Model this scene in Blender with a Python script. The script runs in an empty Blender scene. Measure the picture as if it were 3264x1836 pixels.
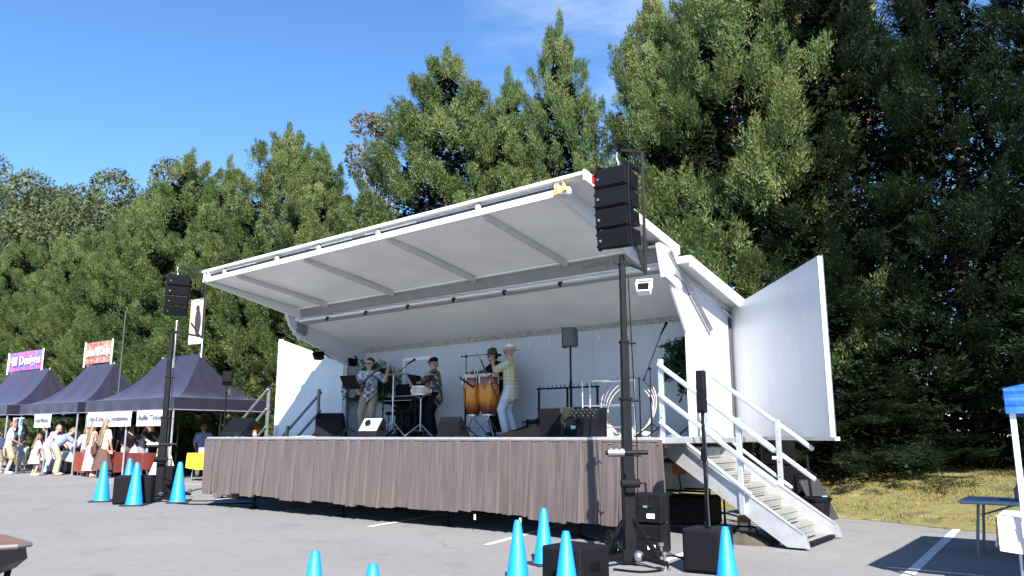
import bpy, bmesh, math, random
import numpy as np
from mathutils import Vector, Matrix, Euler, Quaternion
R = math.radians
SC = bpy.context.scene
COL = SC.collection

# ---------------------------------------------------------------- camera, sky, sun, exposure
cam_data = bpy.data.cameras.new('camera')
cam_data.sensor_width = 36.0
cam_data.lens = 36.0 * 2500.0 / 3264.0
cam_data.clip_start = 0.05
cam_data.clip_end = 2000.0
cam = bpy.data.objects.new('camera', cam_data)
COL.objects.link(cam)
cam.location = (0, 0, 1.3)
cam.rotation_euler = (R(90) + math.atan(472 / 2500.0), 0, 0)
SC.camera = cam

SUN_EL = R(38)
SUN_DIR = Vector((-0.125, 0.992, 0)).normalized() * math.cos(SUN_EL) + Vector((0, 0, -math.sin(SUN_EL)))  # way the light travels
world = bpy.data.worlds.new('World')
SC.world = world
world.use_nodes = True
wn = world.node_tree.nodes
wl = world.node_tree.links
wn.clear()
w_out = wn.new('ShaderNodeOutputWorld')
w_bg = wn.new('ShaderNodeBackground')
w_sky = wn.new('ShaderNodeTexSky')
w_sky.sky_type = 'NISHITA'
w_sky.sun_disc = False
w_sky.sun_elevation = SUN_EL
w_sky.sun_rotation = math.atan2(-SUN_DIR.x, -SUN_DIR.y)
w_sky.altitude = 1200
w_sky.air_density = 1.0
w_sky.dust_density = 0.0
w_sky.ozone_density = 5.0
w_bg.inputs['Strength'].default_value = 0.09
# thin high cirrus
w_tc = wn.new('ShaderNodeTexCoord')
w_map = wn.new('ShaderNodeMapping')
w_map.inputs['Scale'].default_value = (2.2, 2.2, 7.0)
w_map.inputs['Location'].default_value = (0.35, 0.0, 0.9)
w_noise = wn.new('ShaderNodeTexNoise')
w_noise.inputs['Scale'].default_value = 2.3
w_noise.inputs['Detail'].default_value = 7.0
w_noise.inputs['Roughness'].default_value = 0.62
w_ramp = wn.new('ShaderNodeValToRGB')
w_ramp.color_ramp.elements[0].position = 0.38
w_ramp.color_ramp.elements[0].color = (0, 0, 0, 1)
w_ramp.color_ramp.elements[1].position = 0.75
w_ramp.color_ramp.elements[1].color = (0.5, 0.5, 0.5, 1)
w_mix = wn.new('ShaderNodeMixRGB')
w_mix.inputs['Color2'].default_value = (3.6, 4.2, 5.2, 1)
wl.new(w_tc.outputs['Generated'], w_map.inputs['Vector'])
wl.new(w_map.outputs['Vector'], w_noise.inputs['Vector'])
wl.new(w_noise.outputs['Fac'], w_ramp.inputs['Fac'])
w_hs = wn.new('ShaderNodeHueSaturation')
w_hs.inputs['Saturation'].default_value = 1.1
wl.new(w_sky.outputs['Color'], w_hs.inputs['Color'])
wl.new(w_hs.outputs['Color'], w_mix.inputs['Color1'])
# the wisp hangs in one part of the sky only
w_dot = wn.new('ShaderNodeVectorMath')
w_dot.operation = 'DOT_PRODUCT'
w_dot.inputs[1].default_value = Vector((0.10, 0.86, 0.50)).normalized()
w_rng = wn.new('ShaderNodeMapRange')
w_rng.inputs['From Min'].default_value = 0.985
w_rng.inputs['From Max'].default_value = 0.999
w_mul = wn.new('ShaderNodeMath')
w_mul.operation = 'MULTIPLY'
wl.new(w_tc.outputs['Generated'], w_dot.inputs[0])
wl.new(w_dot.outputs['Value'], w_rng.inputs['Value'])
wl.new(w_ramp.outputs['Color'], w_mul.inputs[0])
wl.new(w_rng.outputs['Result'], w_mul.inputs[1])
wl.new(w_mul.outputs[0], w_mix.inputs['Fac'])
wl.new(w_mix.outputs['Color'], w_bg.inputs['Color'])
wl.new(w_bg.outputs['Background'], w_out.inputs['Surface'])

sun_data = bpy.data.lights.new('sun', 'SUN')
sun_data.energy = 4.6
sun_data.angle = R(0.53)
sun_data.color = (1.0, 0.955, 0.88)
sun = bpy.data.objects.new('sun', sun_data)
COL.objects.link(sun)
sun.location = (3, -20, 30)
sun.rotation_euler = SUN_DIR.to_track_quat('-Z', 'Y').to_euler()

SC.render.engine = 'CYCLES'
SC.view_settings.view_transform = 'Standard'
SC.view_settings.look = 'None'
SC.view_settings.exposure = 1.6
SC.view_settings.gamma = 1.0
SC.view_settings.use_curve_mapping = False
SC.cycles.max_bounces = 6
SC.cycles.diffuse_bounces = 4
SC.cycles.transparent_max_bounces = 8
SC.cycles.use_denoising = True

# ---------------------------------------------------------------- materials
MATS = {}


def mat(name, col, rough=0.6, metal=0.0, var=0.12, scale=6.0, bump=0.0, bscale=40.0, spec=0.5, trans=0.0, sheen=0.0):
    if name in MATS:
        return MATS[name]
    m = bpy.data.materials.new(name)
    m.use_nodes = True
    nt = m.node_tree
    b = nt.nodes['Principled BSDF']
    b.inputs['Roughness'].default_value = rough
    b.inputs['Metallic'].default_value = metal
    b.inputs['Specular IOR Level'].default_value = spec
    if sheen:
        b.inputs['Sheen Weight'].default_value = sheen
    tc = nt.nodes.new('ShaderNodeTexCoord')
    n1 = nt.nodes.new('ShaderNodeTexNoise')
    n1.inputs['Scale'].default_value = scale
    n1.inputs['Detail'].default_value = 5
    rp = nt.nodes.new('ShaderNodeValToRGB')
    rp.color_ramp.elements[0].position = 0.3
    rp.color_ramp.elements[1].position = 0.7
    rp.color_ramp.elements[0].color = tuple(max(0, c * (1 - var)) for c in col) + (1,)
    rp.color_ramp.elements[1].color = tuple(min(1, c * (1 + var)) for c in col) + (1,)
    nt.links.new(tc.outputs['Object'], n1.inputs['Vector'])
    nt.links.new(n1.outputs['Fac'], rp.inputs['Fac'])
    nt.links.new(rp.outputs['Color'], b.inputs['Base Color'])
    if bump:
        n2 = nt.nodes.new('ShaderNodeTexNoise')
        n2.inputs['Scale'].default_value = bscale
        n2.inputs['Detail'].default_value = 4
        bp = nt.nodes.new('ShaderNodeBump')
        bp.inputs['Strength'].default_value = bump
        bp.inputs['Distance'].default_value = 0.01
        nt.links.new(tc.outputs['Object'], n2.inputs['Vector'])
        nt.links.new(n2.outputs['Fac'], bp.inputs['Height'])
        nt.links.new(bp.outputs['Normal'], b.inputs['Normal'])
    if trans:
        tr = nt.nodes.new('ShaderNodeBsdfTranslucent')
        mx = nt.nodes.new('ShaderNodeMixShader')
        mx.inputs['Fac'].default_value = trans
        nt.links.new(rp.outputs['Color'], tr.inputs['Color'])
        out = nt.nodes['Material Output']
        nt.links.new(b.outputs['BSDF'], mx.inputs[1])
        nt.links.new(tr.outputs['BSDF'], mx.inputs[2])
        nt.links.new(mx.outputs['Shader'], out.inputs['Surface'])
    MATS[name] = m
    return m


def pattern(name, cols, scale=14.0, rough=0.8, kind='voronoi', trans=0.0):
    """printed cloth: cells or bands of the given colours"""
    if name in MATS:
        return MATS[name]
    m = bpy.data.materials.new(name)
    m.use_nodes = True
    nt = m.node_tree
    b = nt.nodes['Principled BSDF']
    b.inputs['Roughness'].default_value = rough
    tc = nt.nodes.new('ShaderNodeTexCoord')
    nz = nt.nodes.new('ShaderNodeTexNoise')
    nz.inputs['Scale'].default_value = scale
    nz.inputs['Detail'].default_value = 3
    nz.inputs['Distortion'].default_value = 1.2
    nt.links.new(tc.outputs['Object'], nz.inputs['Vector'])
    src = nz.outputs['Fac']
    if kind == 'voronoi':
        vo = nt.nodes.new('ShaderNodeTexVoronoi')
        vo.inputs['Scale'].default_value = scale
        ad = nt.nodes.new('ShaderNodeMixRGB')
        ad.inputs['Fac'].default_value = 0.12
        nt.links.new(tc.outputs['Object'], ad.inputs['Color1'])
        nt.links.new(nz.outputs['Color'], ad.inputs['Color2'])
        nt.links.new(ad.outputs['Color'], vo.inputs['Vector'])
        sp = nt.nodes.new('ShaderNodeSeparateColor')
        nt.links.new(vo.outputs['Color'], sp.inputs['Color'])
        src = sp.outputs['Red']
    if kind == 'check':
        sx = nt.nodes.new('ShaderNodeTexWave')
        sx.bands_direction = 'Z'
        sx.inputs['Scale'].default_value = scale
        sx.inputs['Distortion'].default_value = 0.6
        sy = nt.nodes.new('ShaderNodeTexWave')
        sy.bands_direction = 'Y'
        sy.inputs['Scale'].default_value = scale
        sy.inputs['Distortion'].default_value = 0.6
        ma = nt.nodes.new('ShaderNodeMath')
        ma.operation = 'MULTIPLY_ADD'
        ma.inputs[1].default_value = 0.5
        nt.links.new(tc.outputs['Object'], sx.inputs['Vector'])
        nt.links.new(tc.outputs['Object'], sy.inputs['Vector'])
        mb = nt.nodes.new('ShaderNodeMath')
        mb.operation = 'MULTIPLY'
        mb.inputs[1].default_value = 0.5
        nt.links.new(sy.outputs['Fac'], mb.inputs[0])
        nt.links.new(sx.outputs['Fac'], ma.inputs[0])
        nt.links.new(mb.outputs[0], ma.inputs[2])
        src = ma.outputs[0]
    rp = nt.nodes.new('ShaderNodeValToRGB')
    rp.color_ramp.interpolation = 'CONSTANT' if kind == 'voronoi' else 'EASE'
    els = rp.color_ramp.elements
    while len(els) < len(cols):
        els.new(0.5)
    lo, hi = (0.0, 1.0) if kind != 'noise' else (0.36, 0.64)
    for i, c in enumerate(cols):
        els[i].position = lo + (hi - lo) * i / len(cols) if kind == 'voronoi' else lo + (hi - lo) * i / max(1, len(cols) - 1)
        els[i].color = tuple(c) + (1,)
    nt.links.new(src, rp.inputs['Fac'])
    nt.links.new(rp.outputs['Color'], b.inputs['Base Color'])
    if trans:
        tr = nt.nodes.new('ShaderNodeBsdfTranslucent')
        mx = nt.nodes.new('ShaderNodeMixShader')
        mx.inputs['Fac'].default_value = trans
        nt.links.new(rp.outputs['Color'], tr.inputs['Color'])
        nt.links.new(b.outputs['BSDF'], mx.inputs[1])
        nt.links.new(tr.outputs['BSDF'], mx.inputs[2])
        nt.links.new(mx.outputs['Shader'], nt.nodes['Material Output'].inputs['Surface'])
    MATS[name] = m
    return m


# ---------------------------------------------------------------- mesh helpers
def link(o, parent=None):
    COL.objects.link(o)
    if parent is not None:
        o.parent = parent
    return o


def tag(o, label=None, cat=None, group=None, kind=None):
    if label:
        o['label'] = label
    if cat:
        o['category'] = cat
    if group:
        o['group'] = group
    if kind:
        o['kind'] = kind
    return o


def thing(name, label, cat, loc=(0, 0, 0), rz=0.0, group=None):
    o = bpy.data.objects.new(name, None)
    o.empty_display_size = 0.2
    o.location = loc
    o.rotation_euler = (0, 0, rz)
    COL.objects.link(o)
    return tag(o, label, cat, group)


class MB:
    """collects shapes, then links them as one mesh object"""

    def __init__(self):
        self.v = []
        self.f = []
        self.m = []
        self.cur = 0

    def add(self, vs, fs):
        o = len(self.v)
        self.v += [tuple(p) for p in vs]
        self.f += [tuple(i + o for i in f) for f in fs]
        self.m += [self.cur] * len(fs)
        return self

    def box(self, c, s, rot=None, ch=0.0):
        hx, hy, hz = s[0] / 2, s[1] / 2, s[2] / 2
        M = rot if rot is not None else Matrix.Identity(3)
        if isinstance(M, Euler):
            M = M.to_matrix()
        c = Vector(c)
        if ch <= 0:
            P = [Vector((x * hx, y * hy, z * hz)) for x in (-1, 1) for y in (-1, 1) for z in (-1, 1)]
            F = [(0, 1, 3, 2), (4, 6, 7, 5), (0, 4, 5, 1), (2, 3, 7, 6), (0, 2, 6, 4), (1, 5, 7, 3)]
            return self.add([c + M @ p for p in P], F)
        ch = min(ch, hx * .9, hy * .9, hz * .9)
        bm = bmesh.new()
        for x in (-1, 1):
            for y in (-1, 1):
                for z in (-1, 1):
                    bm.verts.new((x * (hx - ch), y * (hy - ch), z * hz))
                    bm.verts.new((x * (hx - ch), y * hy, z * (hz - ch)))
                    bm.verts.new((x * hx, y * (hy - ch), z * (hz - ch)))
        bmesh.ops.convex_hull(bm, input=bm.verts)
        bmesh.ops.dissolve_limit(bm, angle_limit=0.01, verts=bm.verts, edges=bm.edges)
        bm.verts.index_update()
        self.add([c + M @ v.co for v in bm.verts], [[v.index for v in f.verts] for f in bm.faces])
        bm.free()
        return self

    def bar(self, a, b, w, h, ch=0.0, up=(0, 0, 1)):
        """rectangular bar from a to b; w sideways, h along up"""
        a, b = Vector(a), Vector(b)
        d = b - a
        L = d.length
        x = d.normalized()
        u = Vector(up)
        if abs(x.dot(u)) > 0.98:
            u = Vector((0, 1, 0))
        y = u.cross(x).normalized()
        z = x.cross(y)
        M = Matrix((x, y, z)).transposed()
        return self.box((a + b) / 2, (L, w, h), M, ch)

    def tube(self, a, b, r0, r1=None, n=10, cap=True):
        a, b = Vector(a), Vector(b)
        r1 = r0 if r1 is None else r1
        d = (b - a).normalized()
        u = Vector((0, 0, 1)) if abs(d.z) < .9 else Vector((1, 0, 0))
        x = d.cross(u).normalized()
        y = d.cross(x)
        vs = []
        for p, r in ((a, r0), (b, r1)):
            for i in range(n):
                t = 2 * math.pi * i / n
                vs.append(p + (x * math.cos(t) + y * math.sin(t)) * r)
        fs = [(i, i + n, (i + 1) % n + n, (i + 1) % n) for i in range(n)]
        if cap:
            fs += [tuple(range(n)), tuple(range(2 * n - 1, n - 1, -1))]
        return self.add(vs, fs)

    def path(self, pts, r, n=8, closed=False):
        pts = [Vector(p) for p in pts]
        rs = r if isinstance(r, (list, tuple)) else [r] * len(pts)
        vs, fs = [], []
        m = len(pts)
        prev = None
        for i, p in enumerate(pts):
            a = pts[i - 1] if (i > 0 or closed) else p
            b = pts[(i + 1) % m] if (i < m - 1 or closed) else p
            d = (b - a).normalized()
            if prev is None:
                u = Vector((0, 0, 1)) if abs(d.z) < .9 else Vector((1, 0, 0))
                x = d.cross(u).normalized()
            else:
                x = (prev - d * prev.dot(d)).normalized()
            prev = x
            y = d.cross(x)
            for k in range(n):
                t = 2 * math.pi * k / n
                vs.append(p + (x * math.cos(t) + y * math.sin(t)) * rs[i])
        for i in range(m if closed else m - 1):
            j = (i + 1) % m
            for k in range(n):
                fs.append((i * n + k, i * n + (k + 1) % n, j * n + (k + 1) % n, j * n + k))
        if not closed:
            fs += [tuple(range(n - 1, -1, -1)), tuple(range((m - 1) * n, m * n))]
        return self.add(vs, fs)

    def lathe(self, prof, c=(0, 0, 0), n=20, M=None, cap=True):
        """prof: list of (radius, z)"""
        c = Vector(c)
        M = M if M is not None else Matrix.Identity(3)
        vs, fs = [], []
        for r, z in prof:
            for i in range(n):
                t = 2 * math.pi * i / n
                vs.append(c + M @ Vector((r * math.cos(t), r * math.sin(t), z)))
        for j in range(len(prof) - 1):
            for i in range(n):
                fs.append((j * n + i, j * n + (i + 1) % n, (j + 1) * n + (i + 1) % n, (j + 1) * n + i))
        if cap:
            fs += [tuple(range(n - 1, -1, -1)), tuple(range((len(prof) - 1) * n, len(prof) * n))]
        return self.add(vs, fs)

    def prism(self, pts, off):
        """polygon pts (3-D, planar) pushed out by the vector off"""
        pts = [Vector(p) for p in pts]
        off = Vector(off)
        n = len(pts)
        vs = pts + [p + off for p in pts]
        fs = [tuple(range(n - 1, -1, -1)), tuple(range(n, 2 * n))]
        fs += [(i, (i + 1) % n, (i + 1) % n + n, i + n) for i in range(n)]
        return self.add(vs, fs)

    def grid(self, fn, nu, nv):
        vs = [fn(i / nu, j / nv) for j in range(nv + 1) for i in range(nu + 1)]
        fs = [(j * (nu + 1) + i, j * (nu + 1) + i + 1, (j + 1) * (nu + 1) + i + 1, (j + 1) * (nu + 1) + i)
              for j in range(nv) for i in range(nu)]
        return self.add(vs, fs)

    def ball(self, c, r, n=12, m=8, sc=(1, 1, 1)):
        c = Vector(c)
        prof = [(max(1e-4, math.sin(math.pi * j / m)) * r, -math.cos(math.pi * j / m) * r) for j in range(m + 1)]
        return self.lathe(prof, c, n, Matrix.Diagonal(sc))

    def build(self, name, m, parent=None, smooth=None, fixn=True):
        me = bpy.data.meshes.new(name)
        me.from_pydata(self.v, [], self.f)
        for x in (m if isinstance(m, (list, tuple)) else [m]):
            me.materials.append(x)
        if len(me.materials) > 1:
            me.polygons.foreach_set('material_index', self.m)
        if fixn:
            bm = bmesh.new()
            bm.from_mesh(me)
            bmesh.ops.recalc_face_normals(bm, faces=bm.faces)
            bm.to_mesh(me)
            bm.free()
        if smooth:
            me.shade_smooth()
            if smooth < 3.1:
                me.set_sharp_from_angle(angle=smooth)
        me.update()
        return link(bpy.data.objects.new(name, me), parent)


def copy_tree(o, parent=None):
    c = o.copy()
    COL.objects.link(c)
    if parent is not None:
        c.parent = parent
    for ch in list(o.children):
        copy_tree(ch, c)
    return c


def text_mesh(name, body, size, m, parent, M, width=None, depth=0.002, bold=0.0, shear=0.0):
    """flat lettering as a mesh; M places it (x right, y up, z out of the face)"""
    cu = bpy.data.curves.new('lettering', 'FONT')
    cu.body = body
    cu.size = size
    cu.align_x = 'CENTER'
    cu.align_y = 'CENTER'
    cu.extrude = depth
    cu.offset = bold
    cu.shear = shear
    cu.resolution_u = 3
    ob = bpy.data.objects.new('lettering', cu)
    TMP.collection.objects.link(ob)
    vl = TMP.view_layers[0]
    vl.update()
    me = bpy.data.meshes.new_from_object(ob.evaluated_get(vl.depsgraph))
    bpy.data.objects.remove(ob)
    bpy.data.curves.remove(cu)
    if width:
        xs = [v.co.x for v in me.vertices]
        k = width / max(1e-6, max(xs) - min(xs))
        for v in me.vertices:
            v.co.x *= k
    me.transform(M)
    me.materials.clear()
    me.materials.append(m)
    me.name = name
    return link(bpy.data.objects.new(name, me), parent)


TMP = bpy.data.scenes.new('workbench')
UDIR = Vector((0.8, -0.6, 0))
NDIR = Vector((0.6, 0.8, 0))
FL = Vector((-5.83, 15.36, 0))
RZ = math.atan2(-0.6, 0.8)


def S(t, d, z=0.0):
    return FL + UDIR * t + NDIR * d + Vector((0, 0, z))


# common materials
M_BLACK = mat('black_plastic', (0.004, 0.004, 0.005), 0.6, spec=.08, var=0.3, bump=0.25, bscale=160)
M_BLACKM = mat('black_metal', (0.006, 0.006, 0.008), 0.5, spec=.15, var=0.3)
M_CHARC = mat('charcoal_paint', (0.008, 0.008, 0.011), 0.65, spec=.1, var=0.25, bump=0.3, bscale=120)
M_ALU = mat('aluminium', (0.62, 0.62, 0.63), 0.42, metal=0.75, var=0.1, scale=9)
M_STEEL = mat('steel', (0.42, 0.42, 0.44), 0.32, metal=0.9, var=0.15)


def grimy(name, col, rough):
    """painted sheet with rain streaks and scuffs"""
    m = mat(name, col, rough, var=.05, scale=1.2)
    nt = m.node_tree
    b = nt.nodes['Principled BSDF']
    src = b.inputs['Base Color'].links[0].from_socket
    tc = nt.nodes.new('ShaderNodeTexCoord')
    prev = src
    for sc, lo, hi, amt in (((6, 6, .3), .45, .85, .1), ((3, 3, 2), .6, .72, .07)):
        mp = nt.nodes.new('ShaderNodeMapping')
        mp.inputs['Scale'].default_value = sc
        n = nt.nodes.new('ShaderNodeTexNoise')
        n.inputs['Scale'].default_value = 1.6
        n.inputs['Detail'].default_value = 6
        r = nt.nodes.new('ShaderNodeMapRange')
        r.inputs['From Min'].default_value = lo
        r.inputs['From Max'].default_value = hi
        r.inputs['To Max'].default_value = amt
        mx = nt.nodes.new('ShaderNodeMixRGB')
        mx.inputs['Color2'].default_value = (.2, .19, .17, 1)
        nt.links.new(tc.outputs['Object'], mp.inputs['Vector'])
        nt.links.new(mp.outputs['Vector'], n.inputs['Vector'])
        nt.links.new(n.outputs['Fac'], r.inputs['Value'])
        nt.links.new(r.outputs['Result'], mx.inputs['Fac'])
        nt.links.new(prev, mx.inputs['Color1'])
        prev = mx.outputs['Color']
    nt.links.new(prev, b.inputs['Base Color'])
    return m


M_WHITE = mat('white_paint', (0.78, 0.78, 0.79), 0.35, var=0.05, scale=3)
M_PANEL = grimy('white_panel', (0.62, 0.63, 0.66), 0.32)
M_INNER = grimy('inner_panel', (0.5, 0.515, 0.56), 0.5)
M_CEIL = mat('ceiling_panel', (0.82, 0.835, 0.84), 0.4, var=0.06, scale=1.5)
M_GREYB = mat('grey_beam', (0.22, 0.212, 0.208), 0.5, var=0.1, scale=3)
# ---------------------------------------------------------------- ground
def asphalt():
    m = bpy.data.materials.new('asphalt')
    m.use_nodes = True
    nt = m.node_tree
    b = nt.nodes['Principled BSDF']
    b.inputs['Roughness'].default_value = 0.85
    b.inputs['Specular IOR Level'].default_value = 0.3
    tc = nt.nodes.new('ShaderNodeTexCoord')

    def noise(sc, det=5, rough=.6):
        n = nt.nodes.new('ShaderNodeTexNoise')
        n.inputs['Scale'].default_value = sc
        n.inputs['Detail'].default_value = det
        n.inputs['Roughness'].default_value = rough
        nt.links.new(tc.outputs['Object'], n.inputs['Vector'])
        return n

    def ramp(src, p0, c0, p1, c1):
        r = nt.nodes.new('ShaderNodeValToRGB')
        r.color_ramp.elements[0].position = p0
        r.color_ramp.elements[1].position = p1
        r.color_ramp.elements[0].color = tuple(c0) + (1,)
        r.color_ramp.elements[1].color = tuple(c1) + (1,)
        nt.links.new(src, r.inputs['Fac'])
        return r

    def mix(a, bb, fac, mode='MULTIPLY'):
        x = nt.nodes.new('ShaderNodeMixRGB')
        x.blend_type = mode
        if isinstance(fac, float):
            x.inputs['Fac'].default_value = fac
        else:
            nt.links.new(fac, x.inputs['Fac'])
        nt.links.new(a, x.inputs['Color1'])
        if isinstance(bb, tuple):
            x.inputs['Color2'].default_value = bb
        else:
            nt.links.new(bb, x.inputs['Color2'])
        return x
    base = ramp(noise(0.35, 4).outputs['Fac'], 0.3, (0.19, 0.186, 0.186), 0.72, (0.232, 0.227, 0.224))
    grit = ramp(noise(160, 3, .8).outputs['Fac'], 0.3, (0.62, 0.62, 0.63), 0.7, (1.25, 1.25, 1.25))
    c = mix(base.outputs['Color'], grit.outputs['Color'], 1.0)
    mid = ramp(noise(7, 6, .7).outputs['Fac'], 0.3, (0.87, 0.87, 0.88), 0.7, (1.08, 1.07, 1.05))
    c = mix(c.outputs['Color'], mid.outputs['Color'], 1.0)
    st = ramp(noise(1.1, 4, .6).outputs['Fac'], 0.6, (0, 0, 0), 0.72, (1, 1, 1))
    c = mix(c.outputs['Color'], (0.8, 0.79, 0.78, 1), st.outputs['Color'])
    # hairline cracks
    vo = nt.nodes.new('ShaderNodeTexVoronoi')
    vo.feature = 'DISTANCE_TO_EDGE'
    vo.inputs['Scale'].default_value = 0.42
    wv = mix(tc.outputs['Object'], noise(1.6, 6, .7).outputs['Color'], 0.35, 'ADD')
    nt.links.new(wv.outputs['Color'], vo.inputs['Vector'])
    cr = ramp(vo.outputs['Distance'], 0.002, (1, 1, 1), 0.006, (0, 0, 0))
    gate = ramp(noise(0.18, 2).outputs['Fac'], 0.5, (0, 0, 0), 0.6, (0.45, 0.45, 0.45))
    cm = mix(cr.outputs['Color'], gate.outputs['Color'], 1.0)
    c = mix(c.outputs['Color'], (0.45, 0.45, 0.45, 1), cm.outputs['Color'])
    nt.links.new(c.outputs['Color'], b.inputs['Base Color'])
    bp = nt.nodes.new('ShaderNodeBump')
    bp.inputs['Strength'].default_value = 0.35
    bp.inputs['Distance'].default_value = 0.006
    nt.links.new(noise(220, 3, .8).outputs['Fac'], bp.inputs['Height'])
    nt.links.new(bp.outputs['Normal'], b.inputs['Normal'])
    return m


M_ASPH = asphalt()
g = MB()
g.grid(lambda u, v: (-700 + 1400 * u, -300 + 1200 * v, 0), 14, 12)
tag(g.build('parking_lot', M_ASPH), 'sun bleached grey asphalt of the parking lot', None, kind='structure')

M_LINE = mat('worn_line_paint', (0.62, 0.62, 0.61), 0.7, var=0.18, scale=18)


def pline(name, a, b, w=0.1, pm=None):
    a, b = Vector(a), Vector(b)
    d = (b - a).normalized()
    s = Vector((-d.y, d.x, 0)) * w / 2
    nn = 14
    rnd = random.Random(int(a.x * 100))
    mb = MB()
    vs = []
    for i in range(nn + 1):
        p = a.lerp(b, i / nn)
        vs += [p + s * rnd.uniform(.86, 1.04), p - s * rnd.uniform(.86, 1.04)]
    mb.add([(v.x, v.y, 0.005) for v in vs], [(2 * i, 2 * i + 1, 2 * i + 3, 2 * i + 2) for i in range(nn)])
    tag(mb.build(name, pm or M_LINE), kind='structure')


for t0, d0 in ((-1.15, 1.0), (2.2, .1), (5.1, -.55), (7.68, -1.05)):
    pline('parking_line', S(t0, d0), S(t0 - .95, d0 + 4.6))
pline('parking_line', S(9.96, -1.0), S(9.6, 4.2))
pline('parking_line', (3.2, 7.0, 0), (6.35, 11.62, 0), 0.11)
pline('parking_line', (-11.6, 22.95, 0), (-8.3, 21.95, 0), 0.1)
pline('chalk_line', (-15.6, 23.3, 0), (-13.4, 24.9, 0), 0.05, mat('faded_red_paint', (.42, .2, .17), .8, var=.2))

# grass bank behind the asphalt edge
EDGE = [Vector(p) for p in ((-75, 78.6), (-40, 52.4), (-14, 31.4), (-5, 24.0), (0.5, 18.0), (3.2, 15.3), (5.2, 13.35), (5.9, 12.2),
                            (6.55, 11.15), (7.6, 9.7), (9.4, 7.6), (13, 3.5), (22, -6))]


def edge_pt(s):
    s = max(0, min(1, s)) * (len(EDGE) - 1)
    i = min(int(s), len(EDGE) - 2)
    f = s - i
    return EDGE[i].lerp(EDGE[i + 1], f)


def edge_n(s):
    a, b = edge_pt(s - .03), edge_pt(s + .03)
    d = (b - a).normalized()
    return Vector((-d.y, d.x))


def bank_h(w):
    w = max(0.0, w)
    return 0.62 * (1 - math.exp(-(w / 2.6) ** 1.5)) + 0.012 * w


def nz(x, y):
    return 0.5 * math.sin(x * 1.7 + 1.3 * math.sin(y * 1.1)) + 0.5 * math.sin(y * 2.3 + 1.7 * math.sin(x * .9))


WS = [0, .04, .12, .3, .6, 1, 1.5, 2.1, 2.8, 3.6, 4.6, 6, 8, 12, 20, 45]
gb = MB()
NS = 150


def bank_pt(u, j):
    p, n = edge_pt(u), edge_n(u)
    w = WS[j]
    rag = 0.06 * math.sin(u * 900) + 0.05 * math.sin(u * 377)
    q = p + n * (w + rag * (1 if w < .5 else 0))
    z = 0.006 if j == 0 else 0.02 + bank_h(w) + 0.035 * nz(q.x * 1.3, q.y * 1.3) * min(1, w) * .5
    return (q.x, q.y, z)


vs = [bank_pt(i / NS, j) for j in range(len(WS)) for i in range(NS + 1)]
fs = [(j * (NS + 1) + i, j * (NS + 1) + i + 1, (j + 1) * (NS + 1) + i + 1, (j + 1) * (NS + 1) + i) for j in range(len(WS) - 1) for i in range(NS)]
gb.add(vs, fs)
M_SOIL = pattern('dry_turf', [(0.1, 0.08, 0.03), (0.17, 0.135, 0.05), (0.13, 0.13, 0.035), (0.22, 0.175, 0.07)], 2.4, 0.95, 'noise')
bank = tag(gb.build('grass_bank', M_SOIL, smooth=3.2), 'sloping bank of dry turf behind the asphalt', kind='structure')


def bank_z(x, y):
    best = 1e9
    for i in range(len(EDGE) - 1):
        a, b = EDGE[i], EDGE[i + 1]
        d = b - a
        L = d.length
        t = max(0, min(1, (Vector((x, y)) - a).dot(d) / L / L))
        q = a + d * t
        v = Vector((x, y)) - q
        sd = v.dot(Vector((-d.y, d.x)) / L)
        if v.length < abs(best):
            best = v.length if sd > 0 else -v.length
    return bank_h(best) + 0.02 if best > 0 else (0.0 if best < 0 else 0.0), best


M_GRASS = pattern('dry_grass_blades', [(0.12, 0.105, 0.025), (0.21, 0.17, 0.05), (0.1, 0.12, 0.025), (0.18, 0.175, 0.045), (0.29, 0.225, 0.08)], 1.6, 0.8, 'noise', trans=0.25)
rg = np.random.default_rng(7)
gv, gf = [], []
cnt = 0
while cnt < 30000:
    x, y = rg.uniform(2.5, 14), rg.uniform(7, 21)
    z, w = bank_z(x, y)
    if w < .02 or w > 5.5 or (y < 1.55 * x - 3.5 and x > 9.5):
        continue
    cl = nz(x * 2.1, y * 2.1)
    h = rg.uniform(.035, .085) * (1 + .35 * cl) * (.55 if w < .3 else 1)
    a = rg.uniform(0, 6.283)
    ln = rg.uniform(.1, .9) * h
    b = rg.uniform(0, 6.283)
    wd = rg.uniform(.006, .013)
    o = len(gv)
    z -= .02
    gv += [(x - math.cos(a) * wd, y - math.sin(a) * wd, z), (x + math.cos(a) * wd, y + math.sin(a) * wd, z),
           (x + math.cos(b) * ln, y + math.sin(b) * ln, z + h)]
    gf.append((o, o + 1, o + 2))
    cnt += 1
gm = MB()
gm.add(gv, gf)
tag(gm.build('dry_grass', M_GRASS, fixn=False), 'yellow dry grass covering the bank beside the trees', 'grass', kind='stuff')


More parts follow.
